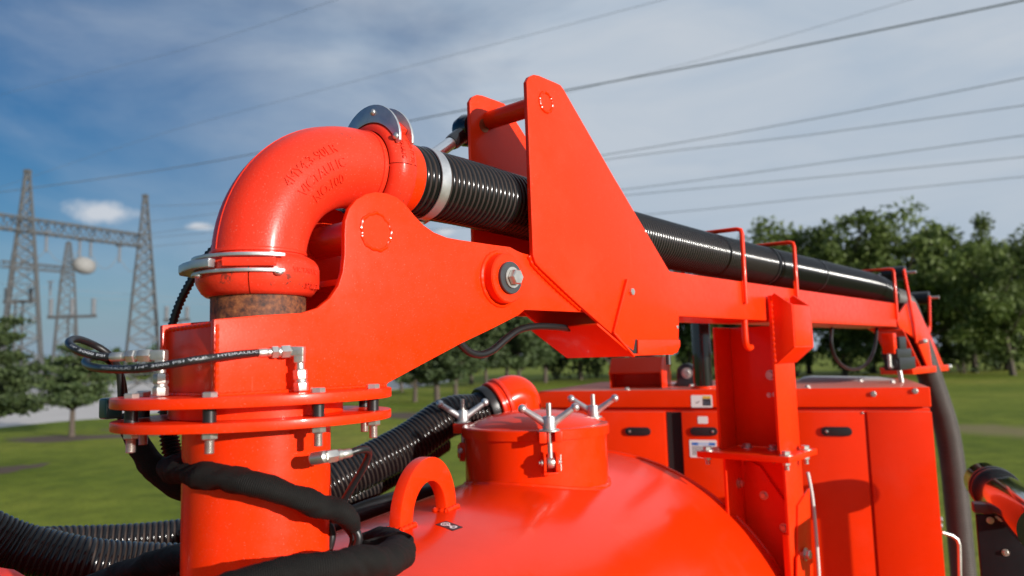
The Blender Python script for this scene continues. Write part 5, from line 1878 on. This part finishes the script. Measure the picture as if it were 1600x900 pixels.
for lb, pts in zip(wire_labels, WL):
    p3 = [on_y(x, y, d) for x, y, d in pts]
    thick = {'boldest': .05, 'faint': .018}.get(lb.split()[0], .03)
    if lb.startswith('long') or 'thin' in lb.split()[:2]:
        thick = .02
    tag(O('power_line', MB().tube(smooth(p3, 8), thick, 6), WIRE), lb, 'power line', 'overhead power lines')

jl = ('jumper cable drooping left of the pale drum', 'jumper cable drooping right of the pale drum', 'jumper cable drooping near the right tower', 'jumper cable drooping beside the tallest tower')
for lb, (x0, x1, ys, yd, d) in zip(jl, ((76, 122, 392, 410, 100), (145, 184, 400, 420, 105), (190, 222, 408, 424, 108), (44, 72, 388, 402, 97))):
    p3 = [on_y(x0 + (x1 - x0) * k / 6, ys + (yd - ys) * (1 - (k / 3 - 1) ** 2), d) for k in range(7)]
    tag(O('jumper_cable', MB().tube(smooth(p3, 4), .045, 6), WIRE), lb, 'cable', 'jumper cables of the substation')

# ------------------------------------------------------------------ trees
def leaf_quad(m, c, s, rnd, up=.0):
    a = V((rnd.gauss(0, 1), rnd.gauss(0, 1), rnd.gauss(0, 1) * (1 - up))).normalized()
    b = a.cross(V((rnd.gauss(0, 1), rnd.gauss(0, 1), rnd.gauss(0, 1)))).normalized()
    s2 = s * rnd.uniform(.45, .8)
    o = len(m.v)
    m.v += [c - a * s, c - b * s2 * .7 + a * s * .1, c + a * s, c + b * s2 * .7 + a * s * .1]
    m.f.append([o, o + 1, o + 2, o + 3])
    m.m.append(0)

def broadleaf(seed, H, spread, clear, n_limb=8, leaf=.31, per=125, lean=0.0, dens=1.0):
    rnd = random.Random(seed)
    tr, cr = MB(), MB()
    top = V((lean * H * .4, rnd.uniform(-.4, .4), H * .62))
    tp = smooth([V((0, 0, -.2)), V((lean * H * .08, rnd.uniform(-.15, .15), clear)), V((lean * H * .2, rnd.uniform(-.3, .3), H * .42)), top], 4)
    r0 = H * .016 + .06
    n = len(tp)
    tr.tube(tp, [r0 * (1.25 if i == 0 else 1) * (1 - .75 * i / (n - 1)) for i in range(n)], 8)
    cl = []
    for k in range(n_limb):
        f = .30 + .7 * k / n_limb
        st = tp[min(n - 1, int(f * (n - 1)))]
        az = k * 2.4 + rnd.uniform(-.5, .5)
        ln = spread * rnd.uniform(.7, 1.15) * (1.05 - .45 * f)
        el = rnd.uniform(.35, .75) + f * .35
        en = st + V((math.cos(az) * ln * math.cos(el * .7), math.sin(az) * ln * math.cos(el * .7), ln * math.sin(el) * 1.15))
        en.z = min(en.z, H * rnd.uniform(.86, .98))
        md = st.lerp(en, .5) + V((0, 0, -.12 * ln))
        lp_ = smooth([st, md, en], 3)
        tr.tube(lp_, [r0 * .42 * (1 - .8 * i / (len(lp_) - 1)) for i in range(len(lp_))], 6)
        for j in range(6):
            q = lp_[max(1, int((len(lp_) - 1) * (.35 + .65 * j / 5)))]
            e = V((rnd.gauss(0, 1), rnd.gauss(0, 1), rnd.gauss(.25, .6))) * (spread * .20)
            cl.append((q + e, spread * rnd.uniform(.13, .27)))
            if j % 2 == 0:
                tr.tube([q, q + e * .9], [r0 * .12, r0 * .03], 4)
    for k in range(int(5 * dens)):
        e = V((rnd.gauss(0, 1) * spread * .22, rnd.gauss(0, 1) * spread * .22, H * rnd.uniform(.72, .95)))
        cl.append((V((top.x, top.y, 0)) + e, spread * rnd.uniform(.14, .26)))
    for c, r in cl:
        for i in range(int(per * dens)):
            d = V((rnd.gauss(0, 1), rnd.gauss(0, 1), rnd.gauss(0, .75)))
            d = d.normalized() * (r * rnd.random() ** .5)
            leaf_quad(cr, c + d, leaf * rnd.uniform(.6, 1.25), rnd)
    return tr, cr

def pine(seed, H, spread, clear, tiers=6, per=170, leaf=.105, flat=.28):
    rnd = random.Random(seed)
    tr, cr = MB(), MB()
    tp = smooth([V((0, 0, -.15)), V((rnd.uniform(-.1, .1), rnd.uniform(-.1, .1), clear)), V((rnd.uniform(-.3, .3), rnd.uniform(-.2, .2), H * .7)), V((rnd.uniform(-.2, .2), 0, H * .93))], 4)
    n = len(tp)
    r0 = .05 + H * .022
    tr.tube(tp, [r0 * (1.3 if i == 0 else 1) * (1 - .8 * i / (n - 1)) for i in range(n)], 8)
    for k in range(tiers):
        f = k / (tiers - 1)
        z = clear + (H - clear) * (.04 + .9 * f)
        ln0 = spread * (1 - .72 * f ** 1.2)
        st = min(tp, key=lambda p: abs(p.z - z + .25 * ln0))
        nb = 6 if f < .8 else 4
        for j in range(nb):
            az = j * 2 * math.pi / nb + k * .9 + rnd.uniform(-.4, .4)
            ln = ln0 * rnd.uniform(.65, 1.12)
            en = V((st.x + math.cos(az) * ln, st.y + math.sin(az) * ln, z + rnd.uniform(-.02, .28) * spread * .4))
            lp_ = smooth([st, st.lerp(en, .5) + V((0, 0, .06 * ln)), en], 3)
            tr.tube(lp_, [r0 * .36 * (1 - .8 * i / (len(lp_) - 1)) for i in range(len(lp_))], 5)
            for q in (.45, .72, .98):
                c = st.lerp(en, q) + V((rnd.gauss(0, .1), rnd.gauss(0, .1), rnd.uniform(0, .12))) * spread * .5
                rr = spread * rnd.uniform(.16, .30) * (1 - .35 * f)
                for i in range(int(per * (.6 + .4 * q))):
                    d = V((rnd.gauss(0, .5), rnd.gauss(0, .5), rnd.gauss(0, .5) * flat)) * rr
                    leaf_quad(cr, c + d, leaf * rnd.uniform(.6, 1.3), rnd, .3)
    return tr, cr

def bush(seed, H, W, per=900, leaf=.3):
    rnd = random.Random(seed)
    tr, cr = MB(), MB()
    for k in range(5):
        az = k * 1.3
        tr.tube([V((.1 * math.cos(az), .1 * math.sin(az), -.1)), V((W * .25 * math.cos(az), W * .25 * math.sin(az), H * .6))], [.08, .02], 5)
    cl = [(V((rnd.gauss(0, .33) * W, rnd.gauss(0, .33) * W, H * rnd.uniform(.15, .85))), rnd.uniform(.2, .36) * min(W, H)) for _ in range(16)]
    for c, r in cl:
        for i in range(per // 16):
            d = V((rnd.gauss(0, 1), rnd.gauss(0, 1), rnd.gauss(0, .8))).normalized() * (r * rnd.random() ** .45)
            p = c + d
            if p.z < .05:
                p.z = .05 + rnd.random() * .3
            leaf_quad(cr, p, leaf * rnd.uniform(.6, 1.3), rnd)
    return tr, cr

KIND = {}
def register(key, tr_cr, leafmat):
    tr, cr = tr_cr
    KIND[key] = (tr.mesh('trunk', BARK, recalc=False), cr.mesh('crown', leafmat, recalc=False))
register('oak_a', broadleaf(11, 15, 6.6, 3.0, 12), LEAF)
register('oak_b', broadleaf(23, 16, 6.0, 3.6, 12, lean=.12), LEAF)
register('oak_c', broadleaf(37, 14, 7.0, 2.4, 12), LEAF)
register('oak_d', broadleaf(51, 17, 5.4, 4.2, 13, per=115), LEAF)
register('lean', broadleaf(77, 16, 6.0, 3.2, 10, lean=-.28, per=135), LEAF)
register('dark', broadleaf(91, 12, 5.2, 2.4, 8, per=115), LEAF_DARK)
register('pine_a', pine(5, 4.5, 2.3, 1.85), NEEDLE)
register('pine_b', pine(8, 5.0, 2.3, 2.2), NEEDLE)
register('pine_c', pine(15, 7.5, 2.6, 1.9, 8, 90, .2, .45), NEEDLE)
register('pine_d', pine(19, 8.5, 2.3, 2.1, 9, 90, .2, .5), NEEDLE)
register('bush_a', bush(3, 4.5, 4.2), LEAF_DARK)
register('bush_b', bush(4, 3.6, 5.0), LEAF_DARK)

def tree(kind, p, rot, scale, name, label, cat, group):
    t = bpy.data.objects.new(name, None)
    C.objects.link(t)
    t.location = p
    t.rotation_euler = (0, 0, rot)
    t.scale = (scale, scale, scale)
    tag(t, label, cat, group)
    for nm, me in zip(('trunk', 'crown'), KIND[kind]):
        o = bpy.data.objects.new(nm, me)
        C.objects.link(o)
        o.parent = t
    return t

G_PINE, G_BACK, G_ROW, G_FAR, G_BUSH = 'small spreading pines on the lawn', 'tall trees beyond the machine', 'conifers on the lawn behind the tank', 'distant trees at the foot of the substation', 'dark shrubs under the right hand trees'
tree('pine_a', on_z(112, 682, 0), .4, 1.0, 'pine_tree', 'small spreading pine with a forked trunk on the lawn left of the swivel', 'pine tree', G_PINE)
tree('pine_b', on_z(-22, 738, 0), 2.0, 1.0, 'pine_tree', 'nearest spreading pine cut off by the left edge of the photo', 'pine tree', G_PINE)
rows = [(648, 628, 'pine_c', .3, .95, 'conifer with a thin trunk just right of the flange rim'),
        (684, 642, 'pine_d', 1.4, 1.0, 'nearest conifer with the thickest trunk left of the outlet hose'),
        (712, 617, 'pine_c', 2.4, 1.05, 'conifer behind the outlet hose where it meets the elbow'),
        (760, 606, 'pine_d', 3.3, 1.15, 'conifer directly behind the red outlet elbow'),
        (628, 612, 'pine_c', 4.4, .9, 'small conifer by the gravel lot under the arm'),
        (812, 603, 'pine_c', 5.1, 1.35, 'conifer behind the manhole clamps, right of the outlet elbow'),
        (590, 622, 'pine_d', 5.8, .9, 'conifer mostly hidden by the red arm above the flange end')]
for px, py, k, r_, s_, lb in rows:
    tree(k, on_z(px, py, 0), r_, s_, 'conifer', lb, 'conifer', G_ROW)
back = [(735, 100, 'dark', .5, 1.15, 'dark leafy tree behind the conifers at the left end of the back row'),
        (790, 104, 'dark', 1.5, 1.25, 'dark leafy tree seen under the pivot of the arm'),
        (850, 98, 'dark', 2.2, 1.2, 'dark leafy tree whose trunk stands above the manhole lid'),
        (905, 106, 'dark', 3.6, 1.35, 'dark leafy tree behind the folded guard of the boom'),
        (955, 97, 'dark', 4.4, 1.25, 'dark leafy tree behind the intake hood'),
        (1010, 104, 'dark', 5.1, 1.3, 'dark leafy tree between the hood and the exhaust pipe'),
        (1075, 98, 'dark', .2, 1.3, 'dark leafy tree right behind the exhaust pipe'),
        (1130, 102, 'oak_c', .9, 1.12, 'leafy tree behind the boom rest, lowest crown of the right hand row'),
        (1200, 94, 'oak_a', 1.3, 1.24, 'leafy tree whose crown rises above the first hose hoop'),
        (1262, 100, 'oak_b', 2.6, 1.16, 'leafy tree with its top above the second hose hoop'),
        (1318, 92, 'oak_c', 3.9, 1.34, 'broad leafy tree over the middle of the far boom'),
        (1362, 98, 'oak_d', 4.8, 1.16, 'tallest slim leafy tree, its tip above the third hose hoop'),
        (1420, 90, 'oak_a', 5.5, 1.28, 'leafy tree straight behind the tip of the boom'),
        (1475, 96, 'oak_b', .1, 1.12, 'leafy tree just right of the boom tip'),
        (1520, 88, 'oak_d', 1.2, 1.02, 'leafy tree behind the leaning trunk on the right'),
        (1570, 94, 'oak_c', 2.0, 1.16, 'leafy tree near the right edge, behind the leaning one'),
        (1640, 92, 'oak_a', 2.9, 1.10, 'leafy tree cut by the right edge of the photo'),
        (1700, 96, 'oak_b', 3.5, 1.10, None)]
for px, d, k, r_, s_, lb in back:
    if lb:
        tree(k, gpt(px, d), r_, s_ * (1.1 if px > 1150 else 1.0), 'leafy_tree', lb, 'tree', G_BACK)
tree('lean', on_z(1583, 586.5, 0), 0.15, 1.0, 'leafy_tree', 'nearest right hand tree with a bare leaning trunk on the lawn', 'tree', G_BACK)
bl = ['shrub under the trees left of the boom rest', 'shrub in the gap under the boom right of the rest post', 'shrub under the boom below the cable loop', 'shrub behind the valve under the boom tip', 'shrub behind the hanging hose', 'shrub left of the leaning trunk', 'shrub directly behind the leaning trunk', 'shrub at the right edge under the trees', 'shrub behind the exhaust pipe', 'shrub behind the intake hood', 'shrub above the right clamp of the lid', 'shrub above the middle clamp of the lid']
for i, (px, lb) in enumerate(zip((1130, 1240, 1318, 1390, 1440, 1500, 1556, 1612, 1075, 1000, 930, 868), bl)):
    tree(('bush_a', 'bush_b')[i % 2], gpt(px, 86 + (i * 7) % 11 if px > 1100 else 112 + (i * 5) % 9), i * 1.1, 1.0 + .18 * ((i * 5) % 4), 'shrub', 'dark green ' + lb, 'shrub', G_BUSH)
fl = ['far left at the tall tower foot', 'left of the tall tower leg', 'right of the tall tower leg', 'under the middle of the bus bar', 'at the foot of the farther tower', 'between the farther tower and the hose loop', 'behind the hose loop', 'behind the left hydraulic fitting', 'at the foot of the right tower', 'just left of the red end box', 'behind the corrugated conduit', 'behind the foot of the red elbow']
for i, (px, lb) in enumerate(zip((-20, 12, 48, 78, 104, 130, 158, 186, 216, 250, 285, 318), fl)):
    tree(('bush_a', 'dark', 'bush_b')[i % 3] if i != 10 else 'dark', gpt(px, 160 + (i * 13) % 30), i * 1.7, (1.5, .62, 1.6)[i % 3] * (1 + .12 * ((i * 3) % 4)), 'distant_tree', 'small blurred distant tree ' + lb, 'tree', G_FAR)
